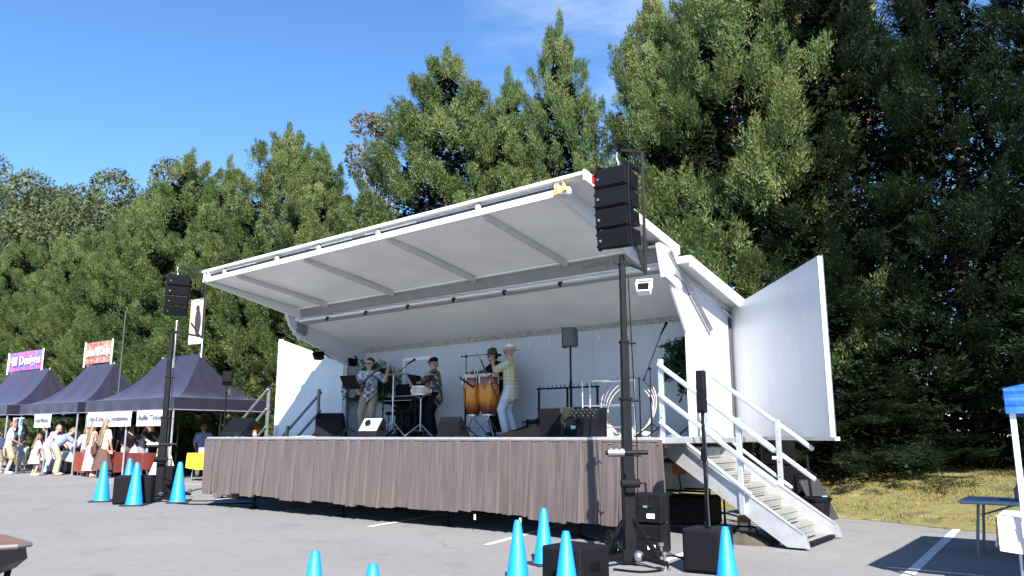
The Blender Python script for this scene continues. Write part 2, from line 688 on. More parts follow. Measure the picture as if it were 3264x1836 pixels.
# ---------------------------------------------------------------- trees
def leaf_mat(name, cols, trans=0.28):
    m = bpy.data.materials.new(name)
    m.use_nodes = True
    nt = m.node_tree
    b = nt.nodes['Principled BSDF']
    b.inputs['Roughness'].default_value = 0.62
    b.inputs['Specular IOR Level'].default_value = 0.25
    tc = nt.nodes.new('ShaderNodeTexCoord')
    oi = nt.nodes.new('ShaderNodeObjectInfo')
    n = nt.nodes.new('ShaderNodeTexNoise')
    n.noise_dimensions = '4D'
    n.inputs['Scale'].default_value = 0.55
    n.inputs['Detail'].default_value = 6
    n.inputs['Roughness'].default_value = 0.72
    mu = nt.nodes.new('ShaderNodeMath')
    mu.operation = 'MULTIPLY'
    mu.inputs[1].default_value = 40
    nt.links.new(oi.outputs['Random'], mu.inputs[0])
    nt.links.new(mu.outputs[0], n.inputs['W'])
    nt.links.new(tc.outputs['Object'], n.inputs['Vector'])
    geo = nt.nodes.new('ShaderNodeNewGeometry')
    md = nt.nodes.new('ShaderNodeMath')
    md.operation = 'MULTIPLY_ADD'
    md.inputs[1].default_value = 0.28
    nt.links.new(geo.outputs['Random Per Island'], md.inputs[0])
    sub = nt.nodes.new('ShaderNodeMath')
    sub.operation = 'SUBTRACT'
    sub.inputs[1].default_value = 0.14
    nt.links.new(n.outputs['Fac'], sub.inputs[0])
    nt.links.new(sub.outputs[0], md.inputs[2])
    rp = nt.nodes.new('ShaderNodeValToRGB')
    els = rp.color_ramp.elements
    while len(els) < len(cols):
        els.new(0.5)
    for i, c in enumerate(cols):
        els[i].position = 0.3 + 0.42 * i / (len(cols) - 1)
        els[i].color = tuple(c) + (1,)
    nt.links.new(md.outputs[0], rp.inputs['Fac'])
    nt.links.new(rp.outputs['Color'], b.inputs['Base Color'])
    tr = nt.nodes.new('ShaderNodeBsdfTranslucent')
    mx = nt.nodes.new('ShaderNodeMixShader')
    mx.inputs['Fac'].default_value = trans
    nt.links.new(rp.outputs['Color'], tr.inputs['Color'])
    nt.links.new(b.outputs['BSDF'], mx.inputs[1])
    nt.links.new(tr.outputs['BSDF'], mx.inputs[2])
    nt.links.new(mx.outputs['Shader'], nt.nodes['Material Output'].inputs['Surface'])
    return m


M_CYP = leaf_mat('cypress_foliage', [(0.044, 0.084, 0.031), (0.07, 0.12, 0.04), (0.11, 0.16, 0.05), (0.162, 0.188, 0.06), (0.195, 0.172, 0.07)])
M_CYPD = leaf_mat('dark_conifer_foliage', [(0.009, 0.02, 0.009), (0.014, 0.029, 0.012), (0.021, 0.038, 0.015), (0.034, 0.044, 0.018)])  # darker green ramp for the conifers at the right end of the row
M_DECI = leaf_mat('autumn_leaves', [(0.16, 0.17, 0.03), (0.24, 0.22, 0.04), (0.32, 0.27, 0.05), (0.3, 0.2, 0.06)], 0.4)
M_HAZY = leaf_mat('far_leaves', [(0.075, 0.1, 0.045), (0.1, 0.125, 0.055), (0.13, 0.145, 0.07)], 0.3)
M_GREYL = leaf_mat('sparse_brown_leaves', [(0.1, 0.115, 0.07), (0.15, 0.145, 0.1), (0.17, 0.13, 0.09)], 0.3)
M_INNERT = mat('shaded_dead_twigs', (0.008, 0.01, 0.006), 0.95, var=.4, spec=.0)  # dead twigs coloured near black to paint in the shade between boughs
M_BARK = mat('bark', (0.14, 0.1, 0.075), 0.9, var=0.35, scale=9, bump=0.6, bscale=24)
M_BARKG = mat('grey_bark', (0.16, 0.145, 0.13), 0.9, var=.25, scale=9)
M_PALEBARK = mat('pale_bark', (0.34, 0.3, 0.26), 0.9, var=0.25, scale=9)


def crown_mesh(name, seed, H, RR, nb, npl, k, m, droop=0.0, skip=0.0, power=.85):
    """boughs carry flat fans of feathery sprays; dead twigs in a shade-dark colour fill the inside"""
    rng = np.random.default_rng(seed)
    ph = rng.uniform(0, 6.28, 6)

    def prof(f):
        return RR * np.where(f < .1, .88 + .12 * f / .1, np.clip((1 - f) / .9, 0, 1) ** power)
    bf = np.clip(rng.beta(1.0, 1.3, nb), 0, .985)
    bt = rng.uniform(0, 2 * np.pi, nb)
    keepb = rng.uniform(0, 1, nb) > skip * (np.sin(bt * 2 + ph[3] + bf * 14) > .1)
    bf, bt = bf[keepb], bt[keepb]
    nb = len(bf)
    br = prof(bf) * (1 + .12 * np.sin(3 * bt + ph[0] + bf * 9) + .1 * np.sin(5 * bt - bf * 17 + ph[1])) * rng.uniform(.74, 1.2, nb) + .12
    bu = np.radians(rng.uniform(12, 38, nb) + 42 * bf - droop)
    size = rng.uniform(.6, 1.15, nb) * (.45 + .55 * np.clip(br / RR, 0, 1))
    bi = np.repeat(np.arange(nb), npl)
    n = len(bi)
    g = rng.uniform(0, 1, n) ** .8
    lat = rng.uniform(-1, 1, n)
    out = np.stack([np.cos(bt), np.sin(bt), np.zeros(nb)], 1)
    tan = np.stack([-np.sin(bt), np.cos(bt), np.zeros(nb)], 1)
    bd = out * np.cos(bu)[:, None] + np.array([0, 0, 1]) * np.sin(bu)[:, None]
    tip = out * br[:, None] + np.array([0, 0, 1]) * (bf * H + .35)[:, None]
    nrm = np.cross(tan, bd)
    nrm *= -np.sign(nrm[:, 2:3] + 1e-9) * -1
    w = size[bi] * .62 * (1.08 - g) ** .6
    sag = -.3 * (lat ** 2) * size[bi] + rng.normal(0, .07, n) - .1 * g * size[bi]
    end = tip[bi] - bd[bi] * ((1 - g) * size[bi] * 1.25)[:, None] + tan[bi] * (lat * w)[:, None] + nrm[bi] * sag[:, None]
    ax = bd[bi] + tan[bi] * (lat * .75)[:, None] + rng.normal(0, .2, (n, 3)) + np.array([0, 0, .42])
    ax /= np.linalg.norm(ax, axis=1)[:, None]
    L = rng.uniform(.42, .85, n) * (.55 + .45 * np.clip(size[bi], 0, 1))
    # pointed leader at the top
    nl = 22
    lz = np.linspace(H * .93, H * 1.02, nl)
    la = rng.uniform(0, 6.28, nl)
    lr = .28 * (1 - (lz - H * .93) / (H * .095)) + .02
    end = np.concatenate([end, np.stack([np.cos(la) * lr, np.sin(la) * lr, lz + .35], 1)])
    la_ax = np.stack([np.cos(la) * .35, np.sin(la) * .35, np.ones(nl)], 1)
    ax = np.concatenate([ax, la_ax / np.linalg.norm(la_ax, axis=1)[:, None]])
    L = np.concatenate([L, np.full(nl, .5)])
    pnr = np.concatenate([nrm[bi] + rng.normal(0, .3, (n, 3)), np.stack([np.cos(la), np.sin(la), np.zeros(nl)], 1)])
    n = len(L)
    root = end - ax * L[:, None]
    gg = rng.uniform(.0, 1, (n, k)) ** .85
    # flat feather: barbs left and right of the axis, lying near the fan's plane
    sd = np.cross(ax, pnr)
    sd /= np.linalg.norm(sd, axis=1)[:, None] + 1e-9
    sgn = np.where(rng.uniform(0, 1, (n, k)) < .5, -1.0, 1.0)
    wide = (.135 * (1.06 - gg) ** .9 + .012) * rng.uniform(.1, 1, (n, k))
    base = root[:, None, :] + ax[:, None, :] * (gg * L[:, None])[:, :, None] + sd[:, None, :] * (sgn * wide)[:, :, None] + rng.normal(0, .035, (n, k, 3))
    d = ax[:, None, :] * rng.uniform(.6, 1, (n, k))[:, :, None] + sd[:, None, :] * (sgn * rng.uniform(.12, .6, (n, k)))[:, :, None] + rng.normal(0, .18, (n, k, 3))
    d /= np.linalg.norm(d, axis=2)[:, :, None]
    ll = rng.uniform(.055, .13, (n, k))[:, :, None]
    side = np.cross(d, pnr[:, None, :] + rng.normal(0, .5, (n, k, 3)))
    side /= np.linalg.norm(side, axis=2)[:, :, None] + 1e-9
    wd = rng.uniform(.008, .02, (n, k))[:, :, None]
    V = np.stack([base + side * wd, base - side * wd, base + d * ll], 2).reshape(-1, 3)
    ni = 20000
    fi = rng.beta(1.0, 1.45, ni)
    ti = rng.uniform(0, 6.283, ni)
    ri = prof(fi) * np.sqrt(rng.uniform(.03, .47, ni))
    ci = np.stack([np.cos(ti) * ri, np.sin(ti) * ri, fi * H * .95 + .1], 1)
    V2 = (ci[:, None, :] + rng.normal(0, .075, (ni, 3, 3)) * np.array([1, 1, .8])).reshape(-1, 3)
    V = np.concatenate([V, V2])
    nt = len(V) // 3
    me = bpy.data.meshes.new(name)
    me.vertices.add(len(V))
    me.vertices.foreach_set('co', V.astype(np.float32).ravel())
    me.loops.add(nt * 3)
    me.loops.foreach_set('vertex_index', np.arange(nt * 3, dtype=np.int32))
    me.polygons.add(nt)
    me.polygons.foreach_set('loop_start', np.arange(0, nt * 3, 3, dtype=np.int32))
    me.materials.append(m)
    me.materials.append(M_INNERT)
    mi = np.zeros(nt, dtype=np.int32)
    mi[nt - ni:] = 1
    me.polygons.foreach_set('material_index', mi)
    me.update(calc_edges=True)
    return me


def trunk_mesh(name, seed, H, r0, m, limbs=14, spread=1.4):
    rnd = random.Random(seed)
    mb = MB()
    pts = [(rnd.uniform(-.06, .06) * i, rnd.uniform(-.06, .06) * i, H * .92 * i / 6 - .3 * (i == 0)) for i in range(7)]
    mb.path(pts, [r0 * (1 - .14 * i) for i in range(7)], 9)
    for i in range(limbs):
        z = H * rnd.uniform(.08, .75)
        a = rnd.uniform(0, 6.28)
        L = spread * (1 - z / H * .7) * rnd.uniform(.6, 1.1)
        mb.path([(0, 0, z), (math.cos(a) * L * .5, math.sin(a) * L * .5, z + L * .22), (math.cos(a) * L, math.sin(a) * L, z + L * .6)],
                [.05, .035, .012], 5)
    ob = mb.build(name, m, smooth=3.2)
    return ob


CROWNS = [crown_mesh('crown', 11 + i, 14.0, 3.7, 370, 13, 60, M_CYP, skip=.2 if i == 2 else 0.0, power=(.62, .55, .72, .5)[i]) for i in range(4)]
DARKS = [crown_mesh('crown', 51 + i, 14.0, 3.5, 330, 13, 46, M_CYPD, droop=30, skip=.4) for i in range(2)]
TRUNK = trunk_mesh('trunk', 3, 14, .24, M_BARK)
TRUNK_ME = TRUNK.data
bpy.data.objects.remove(TRUNK)


def conifer(s, c0, ztop, ci, dark=False, wid=1.0, label='', rz=0.0):
    P = UDIR * s + NDIR * c0
    zb, w = bank_z(P.x, P.y)
    zb = max(0.0, zb) - .05
    h = (ztop - zb) / 14.6
    o = thing('cypress_tree' if not dark else 'dark_conifer_tree', label, 'tree', (P.x, P.y, zb), rz,
              'evergreens in the tall screen behind the stage')
    for nm, me in (('trunk', TRUNK_ME), ('crown', (DARKS if dark else CROWNS)[ci])):
        q = link(bpy.data.objects.new(nm, me), o)
        q.scale = (wid, wid, h)
    return o


ROW = [  # s, offset, top height, crown, width, label
    (-57.5, 20.5, 13.6, 0, 1.1, 'evergreen tree at the far left end of the tall screen'),
    (-53.6, 20.0, 13.9, 1, 1.05, 'evergreen tree above the colourful banner at the left edge of the photo'),
    (-49.6, 20.6, 13.5, 3, 1.1, 'evergreen tree rising above the leftmost tent ridge'),
    (-45.6, 20.0, 13.0, 2, 1.05, 'low topped evergreen between the leftmost and middle tents'),
    (-41.6, 20.3, 13.5, 1, 1.1, 'evergreen tree directly above the red banner'),
    (-38.6, 19.6, 13.7, 0, .95, 'slim evergreen just left of the pointed treetop above the tents'),
    (-35.0, 20.2, 15.4, 3, 1.2, 'tall pointed evergreen above the left hanging speakers'),
    (-31.4, 20.0, 14.2, 2, 1.05, 'evergreen just right of the pointed treetop above the tents'),
    (-27.1, 20.0, 14.7, 1, 1.2, 'broad evergreen with a sharp leader above the left canopy corner'),
    (-24.3, 19.6, 13.0, 0, 1.0, 'evergreen just left of the bare grey tree'),
    (-21.7, 19.4, 10.6, 3, .85, 'low evergreen in front of the bare grey tree'),
    (-18.0, 20.0, 15.5, 0, 1.25, 'broad tall evergreen above the middle of the stage roof'),
    (-15.6, 20.6, 14.2, 2, .95, 'evergreen between the broad one and the spire shaped one'),
    (-13.7, 21.0, 15.9, 2, .85, 'spire shaped evergreen, tallest against the open sky'),
    (-9.7, 20.3, 14.8, 0, .95, 'evergreen with a double top right of the sky gap'),
    (-7.3, 20.2, 16.2, 0, 1.2, 'tall evergreen rising above the open white door panel'),
]
for i, (s, c0, zt, ci, wd, lb) in enumerate(ROW):
    conifer(s, c0, zt, ci, False, wd, lb, rz=i * 2.4)
DROW = [
    (-4.5, 19.9, 16.5, 1, 1.1, 'dark conifer behind the outer edge of the open white door panel'),
    (-2.2, 19.6, 15.5, 0, .95, 'dark conifer right of the paler green evergreens'),
    (.4, 20.0, 16.5, 1, 1.1, 'dark conifer standing behind the middle of the dry grass'),
    (3.4, 19.6, 16.0, 0, 1.1, 'dark conifer behind the blue canopy'),
    (6.6, 19.8, 16.0, 1, 1.1, 'dark conifer at the right edge of the photo'),
]
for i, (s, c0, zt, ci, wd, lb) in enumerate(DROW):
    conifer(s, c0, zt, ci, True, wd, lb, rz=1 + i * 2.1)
# lower skirts of foliage between the trunks
def shrub(s, c0, h, wd, ci, label, dark=False):
    P = UDIR * s + NDIR * c0
    zb = max(0, bank_z(P.x, P.y)[0]) - .1
    o = thing('evergreen_shrub', label, 'shrub', (P.x, P.y, zb), s, 'low evergreens at the foot of the screen')
    q = link(bpy.data.objects.new('crown', (DARKS if dark else CROWNS)[ci]), o)
    q.scale = (wd, wd, h / 14.0)
    q2 = link(bpy.data.objects.new('trunk', TRUNK_ME), o)
    q2.scale = (.5, .5, h / 15.0)


shrub(-8.2, 17.8, 5.0, .7, 1, 'rounded evergreen shrub behind the right end wall of the stage')
shrub(-4.6, 17.4, 4.5, .75, 1, 'dark evergreen shrub beside the dry grass, right of the door panel', True)
shrub(-29.5, 17.8, 6, .85, 0, 'evergreen shrub right of the big tent')
shrub(-33.5, 17.9, 5, .85, 3, 'evergreen shrub behind the yellow table')


def leaf_ball(name, seed, blobs, n, size, m):
    rng = np.random.default_rng(seed)
    V = []
    tot = sum(b[3] ** 2 for b in blobs)
    for (x, y, z, r) in blobs:
        k = int(n * r * r / tot)
        p = rng.normal(0, 1, (k, 3))
        p /= np.linalg.norm(p, axis=1)[:, None]
        p *= (r * rng.uniform(.35, 1.05, k) ** .5)[:, None]
        p += np.array([x, y, z])
        V.append((p[:, None, :] + rng.normal(0, size, (k, 3, 3))).reshape(-1, 3))
    V = np.concatenate(V)
    me = bpy.data.meshes.new(name)
    me.from_pydata(V.tolist(), [], [(3 * i, 3 * i + 1, 3 * i + 2) for i in range(len(V) // 3)])
    me.materials.append(m)
    return me


def broadleaf(name, label, P, H, spread, seed, n, size, lm, bm_, zlow=.45, nb=16, group=None):
    rnd = random.Random(seed)
    o = thing(name, label, 'tree', P, 0, group)
    mb = MB()
    top = (0, 0, H * .55)
    mb.path([(0, 0, -.2), (.05, .05, H * .3), top], [.2, .15, .1], 8)
    blobs = []
    for i in range(nb):
        a = rnd.uniform(0, 6.28)
        rr = spread * math.sqrt(rnd.uniform(.02, 1))
        z = H * rnd.uniform(zlow, .95)
        rr *= math.sqrt(max(.1, 1 - ((z / H - .6) / .42) ** 2))
        p = (math.cos(a) * rr, math.sin(a) * rr, z)
        blobs.append(p + (spread * rnd.uniform(.25, .45),))
        st = (0, 0, H * rnd.uniform(.25, .55))
        mid = (p[0] * .5, p[1] * .5, (st[2] + p[2]) / 2 + .2)
        mb.path([st, mid, p], [.08, .05, .015], 5)
        for q in range(3):
            mb.path([p, (p[0] + rnd.uniform(-1, 1) * spread * .3, p[1] + rnd.uniform(-1, 1) * spread * .3, p[2] + rnd.uniform(.2, 1) * spread * .35)], [.018, .006], 4)
    mb.build('trunk', bm_, o, smooth=3.2)
    link(bpy.data.objects.new('crown', leaf_ball('crown', seed, blobs, n, size, lm)), o)
    return o


def rowP(s, c0):
    p = UDIR * s + NDIR * c0
    return (p.x, p.y, .5)


broadleaf('bare_tree', 'thin grey tree with sparse leaves in a gap of the evergreen screen', rowP(-25.4, 23.5), 15.9, 1.35, 5, 6000, .07, M_GREYL, M_BARKG, .35, 26)
broadleaf('deciduous_tree', 'yellowing leafy tree showing above the evergreens at top right', rowP(-8.3, 24), 19.5, 3.4, 9, 12000, .1, M_DECI, M_BARK, .35, 26)
broadleaf('deciduous_tree', 'small reddish tree seen through the sky gap beside the spire shaped evergreen', rowP(-13.0, 25), 14.5, 1.8, 12, 1700, .08, M_GREYL, M_BARK, .45, 16)
far = [(-36.5, 62, 25.5, 6), (-30.5, 63, 24.5, 5.5), (-25.5, 60, 20.5, 5), (-44, 66, 24, 7)]
flab = ['far hazy tree at the left edge of the sky, partly out of frame', 'far hazy tree with a rounded double top above the left screen',
        'far hazy tree just left of where the sky meets the evergreens', 'far hazy tree behind the leftmost evergreens']
for i, (x, y, h, sp) in enumerate(far):
    broadleaf('far_tree', flab[i], (x, y, 0), h, sp, 30 + i, 42000, .12, M_HAZY, M_BARK, .3, 30, 'far trees beyond the screen')
# ---------------------------------------------------------------- mobile stage (local: x along the front, y back, z up)
DZ = 1.287
stage = thing('mobile_stage', 'white trailer stage with raised roof, fold-out deck and open end doors', 'stage', FL, RZ)
TIL = 0.014      # the roof climbs slightly to the right

M_DECK = mat('deck_plywood', (0.11, 0.105, 0.1), 0.8, var=0.2, scale=5)
M_FASC = mat('fascia_white', (0.62, 0.62, 0.61), 0.4, var=0.05)
M_CHAN = mat('channel_grey', (0.06, 0.06, 0.07), 0.5, metal=.3, var=0.15)
M_RUST = mat('orange_wood_edge', (0.5, 0.27, 0.1), 0.7)
M_TRIM = pattern('worn_trim', [(0.3, 0.28, 0.25), (0.42, 0.39, 0.34), (0.2, 0.18, 0.15), (0.46, 0.44, 0.4)], 9, 0.7, 'noise')
M_UNDER = mat('under_frame', (0.03, 0.03, 0.032), 0.7)

m = MB()
m.box((4.77, 1.8, DZ - .045), (9.54, 3.6, .08))
m.box((9.2, .35, DZ - .045 - .0), (.4, .2, .06))
m.build('deck', M_DECK, stage)
m = MB()
m.box((4.77, -.018, DZ - .04), (9.56, .035, .075), ch=.006)
m.build('deck_edge', M_ALU, stage)
m = MB()
m.box((9.56, 1.8, DZ - .04), (.035, 3.6, .075), ch=.006)
m.build('deck_edge', M_ALU, stage)
# frame under the deck
m = MB()
for y in (.3, 1.6, 2.2, 3.4):
    m.box((4.77, y, DZ - .17), (9.3, .08, .17))
for x in np.linspace(.3, 9.2, 9):
    m.box((x, 1.8, DZ - .14), (.06, 3.4, .1))
m.build('deck_frame', M_UNDER, stage)
for x in (1.2, 3.6, 5.9, 8.2):
    m = MB()
    m.tube((x, .25, .02), (x, .25, DZ - .2), .03)
    m.tube((x, .25, .0), (x, .25, .03), .08)
    m.build('support_leg', M_CHARC, stage)
# trailer chassis box and wheels
m = MB()
m.box((4.7, 2.7, .72), (8.4, 1.7, .42), ch=.02)
m.build('chassis', mat('chassis_white', (0.4, 0.4, 0.41), 0.5), stage)
for x in (5.2, 6.1):
    w = MB()
    w.lathe([(.12, -.1), (.3, -.1), (.33, -.05), (.33, .05), (.3, .1), (.12, .1)], (x, 2.0, .34), 22, Matrix.Rotation(R(90), 3, 'X'))
    wo = w.build('wheel', mat('tyre', (0.02, 0.02, 0.02), 0.8), stage, smooth=.6)
    w = MB()
    w.lathe([(.02, -.06), (.16, -.07), (.19, -.1), (.19, .1), (.02, .06)], (x, 2.0, .34), 16, Matrix.Rotation(R(90), 3, 'X'))
    w.build('rim', M_STEEL, wo, smooth=.6)

# back wall in panels
XL, XR = .35, 8.9
BW = 3.6
nP = 7
for i in range(nP):
    x0 = XL + (XR - XL) * i / nP
    x1 = XL + (XR - XL) * (i + 1) / nP
    m = MB()
    m.prism([(x0 + .002, BW + (.0015 * (i % 2)), DZ - .3), (x1 - .002, BW + (.0015 * (i % 2)), DZ - .3),
             (x1 - .002, BW + (.0015 * (i % 2)), 3.26 + TIL * .6 * x1), (x0 + .002, BW + (.0015 * (i % 2)), 3.26 + TIL * .6 * x0)], (0, .05, 0))
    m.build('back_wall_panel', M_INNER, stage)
m = MB()
m.prism([(XL, BW - .02, 3.17 + TIL * .6 * XL), (XR, BW - .02, 3.17 + TIL * .6 * XR), (XR, BW - .02, 3.27 + TIL * .6 * XR), (XL, BW - .02, 3.27 + TIL * .6 * XL)], (0, .018, 0))
m.build('wall_trim', M_TRIM, stage)
for k, x in enumerate((4.05, 4.55, 5.05, 5.5, 6.0, 6.6, 7.2)):
    m = MB()
    m.box((x, BW - .03, 3.1 - .02 * (k % 3)), (.02, .006, .1), Euler((0, .12 * ((k % 3) - 1), 0)))
    m.build('tape_strip', M_WHITE, stage)
# framed hatch on the back wall
m = MB()
for c, s in (((2.05, BW - .018, 2.95), (.88, .03, .07)), ((1.64, BW - .018, 2.55), (.06, .03, .74)), ((2.46, BW - .018, 2.55), (.06, .03, .74)), ((2.05, BW - .018, 2.15), (.88, .03, .06))):
    m.box(c, s)
m.build('hatch_frame', M_WHITE, stage)

# end walls: left and right, cut diagonally at the front
def zc(x, y, lift=0.0):      # ceiling height
    return 3.68 - (y - 1.65) * .215 + TIL * .6 * x + lift


m = MB()
m.prism([(XL, 1.65, 3.40), (XL, 3.05, 2.87), (XL, 3.05, DZ - .1), (XL, BW, DZ - .1), (XL, BW, zc(XL, BW)), (XL, 1.65, zc(XL, 1.65))], (-.05, 0, 0))
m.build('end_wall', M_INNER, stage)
m = MB()
m.box((XL + .01, 3.05, (2.87 + DZ) / 2), (.07, .05, 2.87 - DZ), ch=.01)
m.bar((XL - .02, 3.04, 2.9), (XL - .02, 1.6, 3.45), .09, .07, .01)
m.build('door_jamb', mat('jamb_grey', (.5, .51, .54), .5), stage)
m = MB()
m.prism([(XR, 1.72, 3.62), (XR, 2.3, 2.86), (XR, 2.3, DZ - .1), (XR, 3.84, DZ - .1), (XR, 3.84, 3.46), (XR, 1.72, 3.99)], (.05, 0, 0))
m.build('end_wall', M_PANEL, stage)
m = MB()
m.box((XR + .02, 3.97, (3.4 + DZ) / 2), (.06, .12, 3.4 - DZ), ch=.01)
m.build('corner_post', mat('dark_post', (.07, .07, .08), .5), stage)
m = MB()
m.box((XR + .052, 3.80, (3.4 + DZ) / 2), (.012, .05, 3.35 - DZ), ch=.003)
m.build('corner_trim', M_ALU, stage)
m = MB()
for z in np.linspace(1.45, 3.3, 14):
    m.tube((XR + .05, 3.72, z), (XR + .056, 3.72, z), .009, n=6)
m.build('rivet_row', M_STEEL, stage)
# white jamb of the right opening (inside bevel)
m = MB()
m.bar((XR + .0, 2.28, DZ), (XR + .0, 2.28, 2.86), .05, .06, .01)
m.bar((XR + .0, 2.28, 2.84), (XR + .0, 1.70, 3.61), .05, .06, .01)
m.build('opening_frame', M_PANEL, stage)

# left door folded out in line with the back
def door(name, a, b, za, zb, m_, edge=None, th=.055):
    a, b = Vector(a), Vector(b)
    d = (b - a).normalized()
    nn = Vector((-d.y, d.x, 0))
    mb = MB()
    mb.prism([(a.x, a.y, DZ), (b.x, b.y, DZ), (b.x, b.y, zb), (a.x, a.y, za)], nn * th)
    o = mb.build(name, m_, stage)
    mb = MB()
    q = b - d * .0
    mb.prism([(q.x, q.y, DZ - .02), (q.x + d.x * .03, q.y + d.y * .03, DZ - .02), (q.x + d.x * .03, q.y + d.y * .03, zb + .02), (q.x, q.y, zb + .02)], nn * (th + .06))
    mb.build('edge_trim', edge or M_WHITE, o)
    mb = MB()
    mb.bar(tuple(a.to_3d() + Vector((0, 0, DZ - .02)) + nn.to_3d() * .03) if False else (a.x + nn.x * .03, a.y + nn.y * .03, DZ - .02), (b.x + nn.x * .03, b.y + nn.y * .03, DZ - .02), .07, .05)
    mb.build('bottom_rail', M_ALU, o)
    mb = MB()
    for k in range(2):
        f = .12 + .1 * k
        p = b.lerp(a, f * .35)
        mb.ball((p.x - nn.x * .008, p.y - nn.y * .008, zb - .45 - .5 * k), .02, 8, 6)
    mb.build('latch', M_STEEL, o)
    return o


door('end_door', (.33, 3.05, 0), (-1.9, 3.02, 0), 2.9, 3.58, M_PANEL)
hx, hy = 8.93, 4.06
wo = Vector((4.13, 10.2, 0)) - FL
ox, oy = wo.dot(UDIR), wo.dot(NDIR)
dr = door('end_door', (hx, hy, 0), (ox, oy, 0), 3.42, 3.66, M_PANEL, th=-.06)  # lengthened and angled so that its visible face falls into shade
dr['label'] = 'right end door swung out towards the front, in shade'
m = MB()
a, b = Vector((hx, hy, 0)), Vector((ox, oy, 0))
d = (b - a).normalized()
nn = Vector((-d.y, d.x, 0))
for f, z0, z1 in ((.42, DZ + .25, 3.45),):
    p = a.lerp(b, f) + nn * .004
    m.bar((p.x, p.y, z0), (p.x, p.y, z1), .012, .006, up=(d.x, d.y, 0))
m.build('panel_seam', M_INNER, dr)
m = MB()
for f0, f1 in ((.25, .45), (.55, .72)):
    p, q = a.lerp(b, f0) + nn * .03, a.lerp(b, f1) + nn * .03
    m.tube((p.x, p.y, DZ + .02), (q.x, q.y, DZ + .02), .022)
m.build('lock_bar', M_ALU, dr)

# ceiling over the trailer
m = MB()
m.prism([(XL - .03, 1.6, zc(XL, 1.6)), (XR + .02, 1.6, zc(XR, 1.6)), (XR + .02, BW + .05, zc(XR, BW + .05)), (XL - .03, BW + .05, zc(XL, BW + .05))], (0, 0, .05))
m.build('ceiling', M_CEIL, stage)
# rear roof slab
m = MB()
m.prism([(XL - .12, 1.8, zc(XL, 1.8, .08)), (XR + .3, 1.8, zc(XR, 1.8, .1)), (XR + .3, 4.2, 3.38), (XL - .12, 4.2, 3.24)], (0, 0, .1))
m.build('roof', M_FASC, stage)
m = MB()
m.prism([(XR + .3, 1.8, zc(XR, 1.8, .03)), (XR + .3, 4.2, 3.29), (XR + .3, 4.2, 3.5), (XR + .3, 1.8, zc(XR, 1.8, .2))], (.03, 0, 0))
m.build('roof_edge', M_FASC, stage)
m = MB()
m.bar((XR + .06, 1.75, zc(XR, 1.75, -.02)), (XR + .06, 4.0, 3.4), .05, .12, .01)
m.bar((XR + .07, 3.55, 3.36), (XR + .07, 4.1, 3.22), .06, .05, .01)
m.build('roof_bracket', M_ALU, stage)

# header beam with lamp sockets
HY = 1.62
m = MB()
m.prism([(XL + .1, HY, 3.735 + .01 * XL), (XR - .05, HY, 3.735 + .01 * XR), (XR - .05, HY - .03, 3.93 + .016 * XR), (XL + .1, HY - .03, 3.93 + .016 * XL)], (0, .06, 0))
m.build('header_beam', M_GREYB, stage)
m = MB()
m.prism([(XL + .12, HY - .02, 3.66 + TIL * .7 * XL), (XR - .1, HY - .02, 3.66 + TIL * .7 * XR), (XR - .1, HY - .02, 3.74 + TIL * .7 * XR), (XL + .12, HY - .02, 3.74 + TIL * .7 * XL)], (0, .05, 0))
m.build('header_rail', M_WHITE, stage)
m = MB()
m.bar((XL + .12, HY + .12, 3.64 + TIL * .7 * XL), (XR - .1, HY + .12, 3.64 + TIL * .7 * XR), .06, .05)
m.build('header_channel', M_GREYB, stage)
m = MB()
m.bar((XL + .1, HY - .05, 3.925 + .016 * XL), (XR - .05, HY - .05, 3.925 + .016 * XR), .09, .03)
m.build('header_lip', M_CEIL, stage)
for x in np.linspace(1.4, 8.2, 7):
    m = MB()
    m.box((x, HY - .03, 3.655 + TIL * .7 * x), (.07, .04, .035), ch=.006)
    m.tube((x - .02, HY - .05, 3.62 + TIL * .7 * x), (x + .03, HY - .06, 3.6 + TIL * .7 * x), .018)
    m.build('lamp_socket', M_CHARC, stage)
# maker's lettering on the header
Mt = Matrix.Translation((7.72, HY - .022, 3.855 + .012 * 7.7)) @ Matrix.Rotation(R(90), 4, 'X') @ Matrix.Rotation(TIL, 4, 'Z')
M_FADE = mat('faded_lettering', (.2, .19, .18), .6)
text_mesh('lettering', 'Century', .145, M_FADE, stage, Mt, width=.5)
m = MB()
ring = [(8.14 + .1 * math.cos(t), HY - .024, 3.87 + .012 * 8.1 + .085 * math.sin(t)) for t in np.linspace(0, 6.283, 9)[:-1]]
m.path(ring, .008, 5, closed=True)
m.prism([(8.08, HY - .024, 3.87 + .012 * 8.1), (8.13, HY - .024, 3.86 + .012 * 8.1), (8.14, HY - .024, 3.81 + .012 * 8.1), (8.15, HY - .024, 3.86 + .012 * 8.1), (8.2, HY - .024, 3.87 + .012 * 8.1), (8.15, HY - .024, 3.88 + .012 * 8.1), (8.14, HY - .024, 3.93 + .012 * 8.1), (8.13, HY - .024, 3.88 + .012 * 8.1)], (0, .004, 0))
m.build('emblem', M_FADE, stage)

# canopy: front flap raised over the deck
CF, CB = -.64, 1.58
CL, CR = .56, 8.42


def cu(x, y):      # underside height
    f = (y - CF) / (CB - CF)
    return (4.19 + .025 * x) * (1 - f) + (3.94 + .016 * x) * f


def ct(x, y):      # top skin height
    f = (y - CF) / (2.0 - CF)
    return (4.325 + .026 * x) * (1 - f) + (3.9 + .022 * x) * f


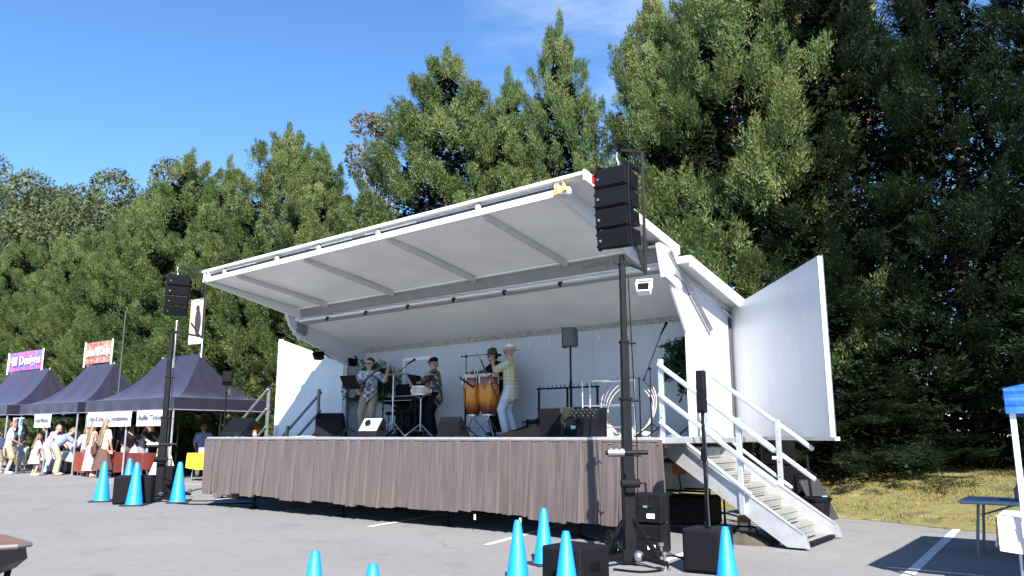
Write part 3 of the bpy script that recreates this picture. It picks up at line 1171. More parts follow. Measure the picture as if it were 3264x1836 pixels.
m = MB()
m.prism([(CL, CF + .05, cu(CL, CF)), (CR, CF + .05, cu(CR, CF)), (CR, CB, cu(CR, CB)), (CL, CB, cu(CL, CB))], (0, 0, .03))
m.build('canopy_panel', M_CEIL, stage)
m = MB()
m.prism([(CL - .12, CF - .03, ct(CL, CF)), (CR + .52, CF - .03, ct(CR + .5, CF)), (CR + .52, 2.02, ct(CR + .5, 2.02)), (CL - .12, 2.02, ct(CL, 2.02))], (0, 0, .045))
m.build('canopy_skin', M_FASC, stage)
m = MB()
m.prism([(CR + .51, CF - .06, ct(CR + .5, CF) - .09), (CR + .51, 2.02, ct(CR + .5, 2.02) - .09), (CR + .51, 2.02, ct(CR + .5, 2.02) + .05), (CR + .51, CF - .06, ct(CR + .5, CF) + .05)], (.03, 0, 0))
m.build('canopy_edge', M_FASC, stage)
m = MB()
m.prism([(CR + .542, CF + .1, ct(CR + .5, CF + .1) - .07), (CR + .542, CF + .16, ct(CR + .5, CF + .16) - .07), (CR + .542, CF + .16, ct(CR + .5, CF + .16) + .03), (CR + .542, CF + .1, ct(CR + .5, CF + .1) + .03)], (.006, 0, 0))
m.build('reflector', mat('red_reflector', (.55, .02, .015), .3), stage)
# front fascia: lower white rail, grey channel, upper lip
m = MB()
m.prism([(CL - .06, CF, cu(CL, CF) - .05), (CR + .02, CF, cu(CR, CF) - .05), (CR + .02, CF, cu(CR, CF) + .04), (CL - .06, CF, cu(CL, CF) + .03)], (0, .06, 0))
m.build('fascia_rail', M_WHITE, stage)
m = MB()
m.prism([(CL - .06, CF + .065, cu(CL, CF) + .02), (CR + .02, CF + .065, cu(CR, CF) + .02), (CR + .02, CF + .065, ct(CR, CF)), (CL - .06, CF + .065, ct(CL, CF))], (0, .02, 0))
m.build('fascia_channel', M_CHAN, stage)
for x0, x1 in ((CL + .5, CL + 1.5), (CL + 3.0, CL + 4.0), (CL + 4.3, CL + 5.4)):
    for k in range(2):
        m = MB()
        zz = .10 + .04 * k
        m.bar((x0, CF + .03, cu(x0, CF) + zz), (x1, CF + .03, cu(x1, CF) + zz), .025, .018)
        m.build('light_tube', M_WHITE, stage)
m = MB()
m.bar((CL, CF + .035, cu(CL, CF) + .1), (CR, CF + .035, cu(CR, CF) + .1), .012, .012)
m.build('fascia_rod', M_ALU, stage)
for x in (CL + .55, CL + 2.1, CL + 3.2, CL + 4.6, CL + 6.6):
    m = MB()
    m.box((x, CF + .02, ct(x, CF) - .07), (.09, .05, .09), ch=.012)
    m.build('catch', M_TRIM, stage)
for x in (CL - .08, CR + .03):
    m = MB()
    m.prism([(x, CF - .03, cu(x, CF) - .05), (x + .1, CF - .03, cu(x, CF) - .03), (x + .04, CF - .03, ct(x, CF) - .02)], (0, .05, 0))
    m.prism([(x + .14, CF - .03, cu(x, CF) - .02), (x + .2, CF - .03, cu(x, CF)), (x + .15, CF - .03, ct(x, CF))], (0, .05, 0))
    m.build('fascia_bracket', M_RUST if x > 3 else M_WHITE, stage)
# canopy ribs under the panel
for x in (CL + .85, CL + 2.75, CL + 4.75, CL + 6.65):
    m = MB()
    m.bar((x, CF + .1, cu(x, CF + .1) - .02), (x, CB - .02, cu(x, CB) - .045), .075, .09, .01)
    m.build('canopy_rib', mat('rib_grey', (.5, .5, .5), .45, var=.06), stage)
# canopy side beams
for x, s in ((CL - .04, -1), (CR + .03, 1)):
    m = MB()
    m.prism([(x, CF, cu(x, CF) - .05), (x, 1.7, cu(x, 1.7) - .22), (x, 1.95, cu(x, 1.95) - .05), (x, 1.95, ct(x, 1.95) - .0), (x, CF, ct(x, CF) - .0)], (.07 * s, 0, 0))
    m.build('canopy_side', M_PANEL, stage)
    m = MB()
    xx = XL if s < 0 else XR - .02
    m.prism([(xx, 1.35, cu(xx, 1.35) - .05), (xx, 1.5, 3.58), (xx, 1.78, 3.3 if s < 0 else 3.5), (xx, 1.95, 3.45), (xx, 1.95, cu(xx, 1.95))], (.08 * s, 0, 0))
    m.build('hinge_plate', M_INNER, stage)
    m = MB()
    m.tube((xx + .1 * s, 1.62, 3.98 if s > 0 else 3.9), (xx + .1 * s, 2.9, 3.02), .035)
    m.tube((xx + .1 * s, 2.3, 3.46), (xx + .1 * s, 2.98, 2.96), .052)
    m.build('hydraulic_ram', M_STEEL if s > 0 else M_GREYB, stage)
m = MB()
m.box((CR + .15, 1.6, 4.12), (.2, .5, .2), ch=.02)
m.build('hinge_box', M_GREYB, stage)
m = MB()
m.box((CR + .16, CF + .05, cu(CR, CF) + .02), (.18, .1, .1), Euler((0, .2, .3)), ch=.02)
m.build('latch_block', M_WHITE, stage)


# white flood lamps at the right hinge
def flood(loc, rot, m_body, label, name='flood_lamp'):
    o = thing(name, label, 'lamp', loc, 0)
    o.rotation_euler = rot
    mb = MB()
    mb.prism([(-.09, 0, -.07), (.09, 0, -.07), (.12, 0, .08), (-.12, 0, .08)], (0, .12, 0))
    mb.build('housing', m_body, o)
    mb = MB()
    mb.box((0, -.006, .005), (.16, .01, .11))
    mb.build('lens', M_BLACK, o)
    mb = MB()
    mb.bar((-.11, .06, 0), (-.11, .06, .16), .02, .03)
    mb.bar((.11, .06, 0), (.11, .06, .16), .02, .03)
    mb.bar((-.12, .06, .16), (.12, .06, .16), .03, .02)
    mb.build('bracket', m_body, o)
    return o


flood(S(8.72, 1.25, 3.42), (R(-25), 0, RZ + .3), M_WHITE, 'white flood lamp under the right corner of the stage roof')
flood(S(XL + .08, 2.25, 3.02), (R(-20), 0, RZ + 1.5), M_BLACK, 'black stage lamp high on the left end wall, nearer the front')
flood(S(XL + .08, 3.2, 2.95), (R(-20), 0, RZ + 1.3), M_BLACK, 'black stage lamp high in the back left corner')
o = thing('wall_box', 'small dark control box on the left end wall', 'electric box', S(XL + .02, 3.2, 2.5), RZ)
m = MB()
m.box((.03, 0, 0), (.06, .2, .22), ch=.01)
m.build('case', M_CHARC, o)
for k in range(3):
    m = MB()
    m.box((.064, -.06 + .06 * k, .0), (.012, .02, .09))
    m.build('switch', M_STEEL, o)

# ---------------------------------------------------------------- pleated skirt
M_SKIRT = mat('taupe_cloth', (0.078, 0.06, 0.059), 0.9, var=0.26, scale=5, bump=0.2, bscale=180, sheen=.1)

_nt = M_SKIRT.node_tree
_n1 = [n for n in _nt.nodes if n.type == 'TEX_NOISE'][0]
_mp = _nt.nodes.new('ShaderNodeMapping')
_mp.inputs['Scale'].default_value = (5, 5, .25)
_nt.links.new(_n1.inputs['Vector'].links[0].from_socket, _mp.inputs['Vector'])
_nt.links.new(_mp.outputs['Vector'], _n1.inputs['Vector'])


def skirt_mesh(L):
    mb = MB()
    rnd = random.Random(4)
    xs, ys, hem = [], [], []
    x = 0.0
    k = 0
    while x < L - .02:
        w = min(rnd.uniform(.2, .5), L - x)
        pl = rnd.uniform(.035, .06)
        dep = rnd.uniform(.015, .075)
        lift = rnd.uniform(-.03, .025)
        # flat run, then a knife pleat
        nseg = 6
        for i in range(nseg):
            f = i / nseg
            xs.append(x + w * f)
            ys.append(-.012 - dep * (f ** 2) * .75 + .006 * math.sin(f * 9 + k))
            hem.append(lift)
        xs += [x + w, x + w + .012, x + w - pl * .2]
        ys += [-.016 - dep, -.012 - dep * .5, .03]
        hem += [lift, lift, lift]
        x += w
        k += 1
    xs.append(L)
    ys.append(-.01)
    hem.append(0)
    rows = [1.255, 1.235, 1.16, 1.0, .8, .6, .42, .29, .262, .25]
    n = len(xs)
    wob = [rnd.uniform(-1, 1) for _ in range(n)]
    V = []
    for j, z in enumerate(rows):
        f = (1.255 - z) / 1.0
        for i in range(n):
            amp = .3 + .9 * f
            yy = ys[i] * amp - .03 * f - .004 * wob[i] * f
            xx = xs[i] + .018 * f * wob[i] + .035 * f * math.sin(xs[i] * 2.1) + .03 * f * math.sin(xs[i] * 5.3 + 1)
            zz = z + hem[i] * f + (.012 * math.sin(xs[i] * 1.3) * f) + (.006 * wob[i] * f if j > 7 else 0)
            V.append((xx, yy - .04, zz))
    F = [(j * n + i, j * n + i + 1, (j + 1) * n + i + 1, (j + 1) * n + i) for j in range(len(rows) - 1) for i in range(n - 1)]
    mb.add(V, F)
    return mb


sk = thing('stage_skirt', 'long taupe pleated cloth skirt hanging along the front of the stage', 'stage skirt', FL, RZ)
o = skirt_mesh(9.56).build('pleated_cloth', M_SKIRT, sk, fixn=False)
m = MB()
m.bar((0, -.05, 1.243), (9.52, -.05, 1.243), .012, .022)
m.build('hanging_tape', mat('skirt_tape', (.12, .09, .09), .8), sk)
m = MB()
rnd = random.Random(9)
for i in range(60):
    x = .08 + i * .16 + rnd.uniform(-.02, .02)
    if rnd.random() < .45:
        continue
    m.box((x, -.058, 1.2 + rnd.uniform(-.008, .008)), (rnd.uniform(.02, .07), .006, .008))
tag(m.build('stitching', mat('skirt_stitch', (.16, .125, .12), .8), sk), kind='stuff')
# short return of the skirt at the left end
m = MB()
m.grid(lambda u, v: (-.03 + .02 * math.sin(u * 20), -.06 + .5 * u, 1.25 - v * .98), 24, 5)
m.build('side_cloth', M_SKIRT, sk, fixn=False)
for i, x in enumerate((6.72, 7.5)):
    m = MB()
    m.box((x, -.1, .2), (.025, .012, .07))
    m.build('tie_tab', M_WHITE, sk)


# ---------------------------------------------------------------- stairs
M_TREAD = mat('tread_aluminium', (0.3, 0.29, 0.27), 0.5, metal=.3, var=0.15, scale=14)
M_BRONZE = mat('weathered_aluminium', (0.16, 0.155, 0.15), 0.55, metal=.4, var=0.2, scale=8)


def stairs(name, label, loc, rz, width, n=8, mats=(M_ALU, M_TREAD), rise=1.24, run=1.62, rails=True, raildrop=.45):
    o = thing(name, label, 'stairs', loc, rz)   # local +x = down the stairs, y across, z up; origin at deck edge top
    dx, dz = run / n, rise / n
    sl = Vector((run, 0, -rise)).normalized()
    for y in (0, width):
        mb = MB()
        mb.prism([(-.08, y, .03), (.1, y, .03), (run + .12, y, -rise + .13), (run + .16, y, -rise - .02), (run - .1, y, -rise - .02), (-.08, y, -.17)], (0, .035, 0))
        st = mb.build('stringer', mats[0], o)
        mb = MB()
        mb.bar((0, y + .0175, .035), (run + .1, y + .0175, -rise + .138), .06, .012)
        mb.build('stringer_lip', mats[0], st)
    for i in range(n):
        x = dx * i
        z = -dz * (i + 1) + .02
        mb = MB()
        mb.box((x + dx * .55, width / 2 + .018, z - .012), (dx * 1.1, width - .04, .024), ch=.003)
        for k in range(4):
            mb.box((x + dx * (.15 + .25 * k), width / 2 + .018, z + .003), (.014, width - .05, .008))
        mb.box((x + dx * 1.08, width / 2 + .018, z - .03), (.02, width - .04, .05), ch=.003)
        t = mb.build('tread', mats[1], o)
        mb = MB()
        mb.box((x + dx * .75, width * .42, z + .0095), (.03, width * .5, .004))
        mb.build('grip_strip', M_BLACK, t)
        mb = MB()
        mb.box((x + .006, width / 2 + .018, z + dz / 2), (.01, width - .05, dz - .02))
        for k in range(5):
            mb.box((x + .014, width / 2 + .018, z + dz * (.15 + .16 * k)), (.008, width - .06, .006))
        mb.build('riser', mats[1], o)
    if rails:
        for y in (-.03, width + .065):
            for px in (.0, run * .63):
                zg = -rise / run * px
                mb = MB()
                mb.box((px, y, zg + .44), (.07, .045, 1.16), ch=.006)
                p = mb.build('post', mats[0], o)
                mb = MB()
                for q in (.15, .55, -.05):
                    mb.tube((px, y - .028, zg + .3 + q), (px, y + .028, zg + .3 + q), .012, n=8)
                mb.build('bolt', M_STEEL, p)
            sg = -1 if y < 0 else 1
            yy = y + .045 * sg
            for q, (h, e) in enumerate(((.96, run * .63 + raildrop), (.56, run * .63 + raildrop), (.2, run * .63 + raildrop * .3))):
                a = Vector((-.03, yy, h))
                b = Vector((e, yy, h - rise / run * e))
                mb = MB()
                mb.bar(a, b, .045, .062 if q < 2 else .05, .014)
                mb.build('handrail', mats[0], o)
    mb = MB()
    mb.box((run + .02, width / 2, -rise - .01), (.14, width - .1, .04))
    mb.build('foot_plate', M_CHARC, o)
    return o


stairs('aluminium_stairs', 'aluminium stairs with handrails leading down from the right end of the stage', S(9.2, .77, DZ), RZ, 1.36)
stairs('aluminium_stairs', 'dull grey stairs with handrails at the left end of the stage', S(0.2, 2.42, DZ), RZ + math.pi, 1.2, mats=(M_BRONZE, M_TREAD))
# ---------------------------------------------------------------- traffic cones
M_CONE = grimy('blue_cone_plastic', (0.0, 0.23, 0.7), 0.5)
M_CONEB = mat('cone_base_rubber', (0.015, 0.017, 0.025), 0.7)


def cone_thing(P, h, label, rz=0.0):
    o = thing('traffic_cone', label, 'traffic cone', P, rz, 'blue traffic cones')
    mb = MB()
    mb.lathe([(.205 * h, .03 * h), (.195 * h, .045 * h), (.19 * h, .06 * h), (.06 * h, .955 * h), (.052 * h, .965 * h), (.052 * h, .985 * h), (.045 * h, h), (.036 * h, h), (.034 * h, .96 * h)], n=28, cap=False)
    mb.build('body', M_CONE, o, smooth=.7)
    mb = MB()
    mb.box((0, 0, .02 * h), (.52 * h, .52 * h, .035 * h), ch=.015 * h)
    mb.build('base', M_CONEB, o)
    return o


for P, h, rz, lb in (
        ((-8.28, 16.34, 0), .79, .2, 'leftmost blue cone beside the left subwoofer'),
        ((-8.85, 18.6, 0), .79, .5, 'blue cone standing behind the left subwoofer'),
        ((-7.19, 15.42, 0), .8, .1, 'blue cone in front of the left subwoofer'),
        ((-6.63, 16.06, 0), .79, .35, 'blue cone right of the left speaker tower'),
        ((.05, 7.3, 0), .56, .1, 'blue cone left of the right subwoofer, nearest the skirt hem gap'),
        ((.33, 8.48, 0), .56, .5, 'blue cone behind the right subwoofer with its base showing'),
        ((.427, 6.47, 0), .56, .3, 'blue cone in front of the right subwoofer'),
        ((1.77, 6.77, 0), .56, .2, 'blue cone at the bottom edge, right of the column speaker box'),
        ((-1.29, 5.37, 0), .56, .4, 'blue cone cut by the bottom edge, left of centre'),
        ((-.82, 4.85, 0), .56, .7, 'lowest blue cone, only its tip above the bottom edge')):
    cone_thing(P, h, lb, rz)

M_GRILL = mat('speaker_grille', (0.007, 0.007, 0.009), 0.6, spec=.08, var=0.35, scale=300)


def box_speaker(name, label, P, rz, w, d, h, cat='speaker', handle=True, tilt=0.0, m_=None, group=None):
    """front faces local -y"""
    m_ = m_ or M_CHARC
    o = thing(name, label, cat, P, rz, group)
    mb = MB()
    mb.box((0, 0, h / 2 + .012), (w, d, h), ch=.02 * max(w, h) + .006)
    mb.build('cabinet', m_, o)
    mb = MB()
    mb.box((0, -d / 2 - .004, h / 2 + .012), (w * .9, .014, h * .9), ch=.006)
    mb.build('grille', M_GRILL, o)
    if handle:
        for s in (-1, 1):
            mb = MB()
            mb.box((s * (w / 2 + .001), 0, h * .58), (.008, d * .3, h * .2), ch=.003)
            mb.build('handle_recess', M_BLACK, o)
    for sx in (-1, 1):
        for sy in (-1, 1):
            mb = MB()
            mb.tube((sx * w * .4, sy * d * .4, 0), (sx * w * .4, sy * d * .4, .016), .02, n=8)
            mb.build('foot', M_BLACK, o)
    return o


def line_array(label, P, rz, bw, bh, bd, tilt0=0.0, step=2.6):
    """four hanging cabinets, front local -y; P = top centre"""
    o = thing('line_array', label, 'speaker', P, rz, 'hanging speaker stacks')
    z, y = 0.0, 0.0
    ang = tilt0
    mb = MB()
    mb.bar((-bw * .42, -bd * .5, .035), (-bw * .42, bd * .6, .035), .03, .04)
    mb.bar((bw * .42, -bd * .5, .035), (bw * .42, bd * .6, .035), .03, .04)
    mb.bar((-bw * .45, 0, .045), (bw * .45, 0, .045), .05, .05)
    mb.build('flying_frame', M_BLACKM, o)
    mb = MB()
    mb.path([(0, 0, .05), (.015, 0, .1), (0, 0, .14), (-.012, 0, .18), (0, 0, .24)], .014, 8)
    mb.build('shackle', M_STEEL, o)
    for i in range(4):
        Rm = Matrix.Rotation(R(ang), 3, 'X')
        c = Vector((0, y, z)) + Rm @ Vector((0, 0, -bh / 2))
        mb = MB()
        # trapezoid cabinet: wide at the front
        P8 = []
        for zz in (-bh / 2 * .97, bh / 2 * .97):
            for yy, ww in ((-bd / 2, bw / 2), (bd / 2, bw / 2 * .82)):
                k = 1.0 if yy < 0 else .72
                P8 += [(-ww, yy, zz * k), (ww, yy, zz * k)]
        mb.add([c + Rm @ Vector(p) for p in P8], [(0, 1, 3, 2), (4, 6, 7, 5), (0, 4, 5, 1), (2, 3, 7, 6), (0, 2, 6, 4), (1, 5, 7, 3)])
        cb = mb.build('cabinet', M_CHARC, o)
        mb = MB()
        mb.box(c + Rm @ Vector((0, -bd / 2 - .006, 0)), (bw * .95, .014, bh * .86), Rm, ch=.004)
        mb.build('grille', M_GRILL, cb)
        mb = MB()
        mb.box(c + Rm @ Vector((-bw * .38, -bd / 2 - .016, -bh * .05)), (.025, .004, .025), Rm)
        mb.build('badge', M_STEEL, cb)
        for s in (-1, 1):
            mb = MB()
            mb.box(c + Rm @ Vector((s * bw * .5, -bd * .36, 0)), (.03, .05, bh * 1.05), Rm, ch=.006)
            mb.tube(c + Rm @ Vector((s * bw * .5, -bd * .36, bh * .3)), c + Rm @ Vector((s * (bw * .5 + .035), -bd * .36, bh * .3)), .014, n=8)
            mb.tube(c + Rm @ Vector((s * bw * .5, -bd * .36, -bh * .3)), c + Rm @ Vector((s * (bw * .5 + .035), -bd * .36, -bh * .3)), .014, n=8)
            mb.build('rigging_plate', M_BLACKM, cb)
        e = Vector((0, y, z)) + Rm @ Vector((0, 0, -bh))
        y, z = e.y, e.z
        ang += step
    return o


def lift_tower(label, P, rz, k, zmast, arm, arr_top, legs=True):
    """crank-up tower; local: mast at the origin, arm points +x; k scales the thickness"""
    o = thing('lift_tower', label, 'speaker tower', P, rz, 'crank-up speaker towers')
    secs = [(.0, 1.05, .075), (.25, 1.62, .062), (.5, zmast * .72, .05), (.8, zmast, .04)]
    for i, (z0, z1, w) in enumerate(secs):
        mb = MB()
        mb.box((0, 0, (z0 + z1) / 2 + .08), (w * 2 * k, w * 2 * k, z1 - z0), ch=.01 * k)
        s = mb.build('mast_section', M_BLACKM, o)
        mb = MB()
        mb.box((0, 0, z1 + .07), (w * 2.5 * k, w * 2.5 * k, .03), ch=.006)
        mb.tube((w * k, -w * k, z1 + .05), (w * k + .09 * k, -w * k - .02, z1 + .05), .012)
        mb.build('collar', M_BLACKM, s)
    # winch and clamps
    mb = MB()
    mb.box((.0, -.1 * k, .82), (.13 * k, .1 * k, .2), ch=.01)
    mb.tube((-.12 * k, -.13 * k, .82), (.12 * k, -.13 * k, .82), .055 * k, n=14)
    mb.path([(.12 * k, -.13 * k, .82), (.2 * k, -.13 * k, .82), (.2 * k, -.16 * k, .64), (.27 * k, -.16 * k, .64)], .012, 6)
    mb.build('winch', M_CHARC, o)
    mb = MB()
    mb.tube((-.3 * k, -.07 * k, 1.13), (.26 * k, -.07 * k, 1.13), .024, n=10)
    cb = mb.build('cross_pipe', M_BLACKM, o)
    for i, x in enumerate((-.24, -.17, -.1)):
        mb = MB()
        mb.lathe([(.015, -.03), (.045, -.03), (.045, .03), (.015, .03)], (x * k, -.07 * k, 1.13), 12, Matrix.Rotation(R(90), 3, 'Y'))
        mb.tube((x * k, -.07 * k, 1.13), (x * k, -.13 * k, 1.16), .014, n=8)
        mb.build('pipe_clamp', M_STEEL, cb)
    # arm: out and up to the hanging point
    az = zmast + .1
    mb = MB()
    mb.tube((0, 0, zmast + .04), (0, 0, az + .06), .035 * k)
    k2 = k
    k = k * .7
    mb.bar((0, 0, az), (arm, .02, az - .1), .05 * k, .06 * k)
    mb.bar((arm, .02, az - .14), (arm, .02, arr_top + .3), .05 * k, .05 * k)
    mb.bar((arm, .02, arr_top + .3), (arm * .05, -.02, arr_top + .3), .045 * k, .05 * k)
    mb.bar((arm - .02, .02, arr_top + .05), (arm * .55, 0, arr_top + .29), .03 * k, .04 * k)
    mb.bar((arm * .96, .02, az - .12), (arm * .6, .01, az + .2), .03 * k, .05 * k)
    mb.build('arm', M_BLACKM, o)
    k = k2
    # stay cable
    mb = MB()
    mb.path([(.07 * k, -.03, zmast * .97), (.1 * k, -.05, zmast * .6), (.12 * k, -.06, zmast * .35), (.1 * k, -.06, .5)], .006, 5)
    mb.build('cable', M_BLACK, o)
    # base with outrigger legs, struts and a wheel
    mb = MB()
    mb.box((0, 0, .1), (.24 * k, .24 * k, .12), ch=.012)
    mb.build('base_block', M_BLACKM, o)
    for i in range(4):
        a = i * math.pi / 2 + .55
        c, s = math.cos(a), math.sin(a)
        mb = MB()
        mb.bar((c * .08, s * .08, .1), (c * .62 * k, s * .62 * k, .07), .05, .05, .006)
        lg = mb.build('outrigger', M_BLACKM, o)
        mb = MB()
        mb.bar((c * .06, s * .06, .46), (c * .5 * k, s * .5 * k, .09), .022, .03)
        mb.build('strut', M_BLACKM, lg)
        mb = MB()
        mb.tube((c * .6 * k, s * .6 * k, .0), (c * .6 * k, s * .6 * k, .17), .013)
        mb.tube((c * .6 * k, s * .6 * k, 0), (c * .6 * k, s * .6 * k, .02), .05)
        mb.tube((c * .6 * k, s * .6 * k, .15), (c * .6 * k, s * .6 * k, .18), .03, n=8)
        mb.build('jack_foot', M_STEEL, lg)
    mb = MB()
    mb.lathe([(.03, -.03), (.1, -.035), (.12, -.02), (.12, .02), (.1, .035), (.03, .03)], (-.2 * k, .14 * k, .22), 18, Matrix.Rotation(R(80), 3, 'Y'))
    mb.build('transport_wheel', M_BLACK, o, smooth=.6)
    mb = MB()
    mb.ball((.06, -.16 * k, .1), .055, 12, 8)
    mb.build('hub', M_STEEL, o, smooth=3.2)
    return o


lift_tower('tall black speaker tower in front of the right end of the stage', (1.213, 8.45, 0), RZ + .75, .8, 3.1, .27, 4.18)
line_array('black stack of four hanging speakers at the right of the stage roof', (1.2, 8.5, 4.24), -.62, .4, .222, .36, -2.5, 3.6)
lift_tower('tall black speaker tower left of the stage by the tents', (-7.42, 17.0, 0), .25, 1.1, 3.45, .62, 4.66)
line_array('black stack of four hanging speakers above the tents at left', (-7.4, 17.0, 4.74), .62, .46, .205, .4, 0.0, 4.6)

box_speaker('subwoofer', 'black subwoofer on the ground by the left speaker tower', (-7.45, 15.95, 0), .3, .68, .6, .52)
box_speaker('subwoofer', 'black subwoofer on the ground by the right speaker tower', (.55, 7.1, 0), -.75, .42, .42, .36)
box_speaker('subwoofer', 'small black bass box behind the left tower base', (-7.75, 18.3, 0), .1, .4, .4, .62)

# column speaker on a bass box
o = box_speaker('bass_box', 'tall charcoal bass box with a pole on top, right of the tower', (1.93, 8.05, 0), -.55, .38, .42, .4)
o = thing('column_speaker', 'slim black column speaker on a pole above the charcoal bass box', 'speaker', (1.93, 8.05, .415), -.55)
m = MB()
m.tube((0, 0, 0), (0, 0, 1.12), .016)
m.tube((0, 0, 0), (0, 0, .05), .03)
m.build('pole', M_BLACKM, o)
m = MB()
m.box((0, 0, 1.33), (.085, .09, .43), ch=.012)
m.build('cabinet', M_CHARC, o)
m = MB()
for k in range(2):
    m.box((0, -.048, 1.23 + .2 * k), (.07, .008, .19), ch=.003)
m.build('grille', M_GRILL, o)
m = MB()
m.path([(.02, -.02, 1.0), (.04, -.03, .6), (.03, -.04, .3), (.05, -.08, .02)], .007, 6)
m.build('cable', M_CONEB, o)
m = MB()
m.box((0, -.02, .7), (.05, .05, .12), ch=.01)
m.build('pole_clamp', M_BLACK, o)

# flight cases
M_CASE = mat('flight_case', (0.006, 0.006, 0.007), 0.55, var=0.3, spec=.12, bump=.2, bscale=90)


def flight_case(label, P, rz, w, d, h, n=2, group=None):
    o = thing('flight_case', label, 'equipment case', P, rz, group)
    for i in range(n):
        z0 = h / n * i
        mb = MB()
        mb.box((0, 0, z0 + h / n / 2 + .01), (w, d, h / n - .015), ch=.015)
        c = mb.build('case_body', M_CASE, o)
        for sx in (-1, 1):
            mb = MB()
            mb.box((sx * w * .49, -d * .49, z0 + h / n / 2 + .01), (.03, .03, h / n - .02), ch=.004)
            mb.build('corner_edge', M_BLACKM, c)
        for k in range(3):
            mb = MB()
            mb.box((w * (-.12 + .16 * k), -d / 2 - .006, z0 + h / n * .6), (.08, .012, .03), ch=.004)
            mb.build('latch', M_STEEL if k == 1 else M_BLACKM, c)
        mb = MB()
        mb.box((w * .2, -d / 2 - .004, z0 + h / n * .3), (.09, .006, .05))
        mb.build('paper_label', M_WHITE, c)
    return o


flight_case('two stacked black cases beside the right tower base', (1.56, 9.2, 0), -.5, .36, .36, .66)
flight_case('tall black rack case behind the right stairs', (4.24, 12.75, 0), RZ - .3, .36, .4, 1.26, 3)
# amp rack base, lidded bins and a leaning panel right of the stairs
o = thing('leaning_panel', 'dark grey flat panel leaning beside the right stairs', 'panel', (4.95, 12.75, 0), math.atan2(.57, .5) - .0)
m = MB()
m.box((0, .12, .3), (.76, .05, .68), Euler((R(-24), 0, 0)), ch=.01)
m.build('board', mat('dark_board', (.028, .028, .031), .75, var=.2), o)
m = MB()
m.bar((.2, .25, .55), (.2, .45, 0.02), .04, .03)
m.build('prop', M_BLACKM, o)
for k, (P, lb, hh) in enumerate((((4.5, 11.95, 0), 'dark lidded bin at the foot of the right stairs, nearer one', .42), ((4.75, 13.3, 0), 'dark lidded bin behind the leaning panel', .75))):
    o = thing('lidded_bin', lb, 'bin', P, .3)
    m = MB()
    m.lathe([(.14, 0), (.18, hh * .85), (.2, hh * .86), (.2, hh * .92)], n=18)
    m.build('tub', M_CHARC, o, smooth=.6)
    m = MB()
    m.lathe([(.215, hh * .92), (.215, hh * .97), (.17, hh), (.02, hh + .01)], n=18)
    m.build('lid', M_CASE, o, smooth=.6)
    m = MB()
    m.box((.06, -.1, hh + .012), (.07, .05, .014), Euler((0, 0, .5)))
    m.build('blue_tag', mat('pale_blue_tag', (.3, .5, .75), .5), o)
o = thing('mic_stand_case', 'thin black stand leaning beside the right stairs', 'stand', (4.55, 12.25, 0), 0)
m = MB()
m.tube((0, 0, 0), (-.05, .0, 1.02), .022)
m.build('tube', M_BLACKM, o)
m = MB()
m.lathe([(.13, 0), (.12, .02), (.03, .035)], n=16)
m.build('base', M_BLACKM, o)

# clutter in the shade under the right end of the deck
o = thing('generator', 'dark generator standing in the shade under the right end of the stage', 'generator', S(9.15, 1.75), RZ)
m = MB()
m.box((0, 0, .3), (.62, .45, .4), ch=.04)
m.build('housing', M_CASE, o)
m = MB()
for k in range(5):
    m.box((-.2 + .1 * k, -.23, .34), (.06, .01, .12), ch=.003)
m.build('vent', M_CHARC, o)
m = MB()
m.path([(-.33, -.24, .06), (-.33, -.24, .56), (.33, -.24, .56), (.33, -.24, .06)], .018, 8)
m.path([(-.33, .24, .06), (-.33, .24, .56), (.33, .24, .56), (.33, .24, .06)], .018, 8)
m.build('roll_bar', M_BLACKM, o)
o = thing('cardboard_box', 'small brown box with a yellow bottle on the ground under the stairs', 'box', S(9.9, 1.6), RZ + .3)
m = MB()
m.box((0, 0, .13), (.16, .16, .26), ch=.005)
m.build('carton', mat('cardboard', (.3, .2, .1), .8, var=.2), o)
m = MB()
m.lathe([(.05, .26), (.055, .3), (.05, .38), (.02, .44), (.02, .48)], n=14)
m.build('bottle', mat('yellow_plastic', (.75, .5, .02), .4), o, smooth=.8)
m = MB()
m.box((.0, -.083, .14), (.1, .004, .1))
m.build('paper_label', M_WHITE, o)
o = thing('equipment_bag', 'dark cloth bag lying on the asphalt under the right stairs', 'bag', S(10.15, 1.0), RZ + .2)
m = MB()
m.grid(lambda u, v: ((u - .5) * .62, (v - .5) * .34, .13 * max(0, math.sin(math.pi * u)) ** .5 * max(0, math.sin(math.pi * v)) ** .5 + .015 * math.sin(u * 23) * math.sin(v * 17) * math.sin(math.pi * u) * math.sin(math.pi * v)), 24, 16)
m.build('cloth', mat('dark_olive_cloth', (.05, .045, .035), .9, var=.4, scale=8), o, smooth=3.2, fixn=False)
m = MB()
m.path([(-.15, 0, .13), (-.1, 0, .2), (.1, 0, .2), (.15, 0, .13)], .012, 6)
m.build('handle', M_BLACK, o)
o = thing('orange_socket_box', 'brown square socket box on the trailer side under the deck', 'electric box', S(9.0, 1.62, .86), RZ)
m = MB()
m.box((0, 0, 0), (.2, .06, .17), ch=.01)
m.build('case', mat('rust_box', (.25, .1, .05), .7, var=.3), o)
m = MB()
m.tube((.0, -.03, -.08), (.03, -.03, -.3), .008)
m.build('cable', M_BLACK, o)
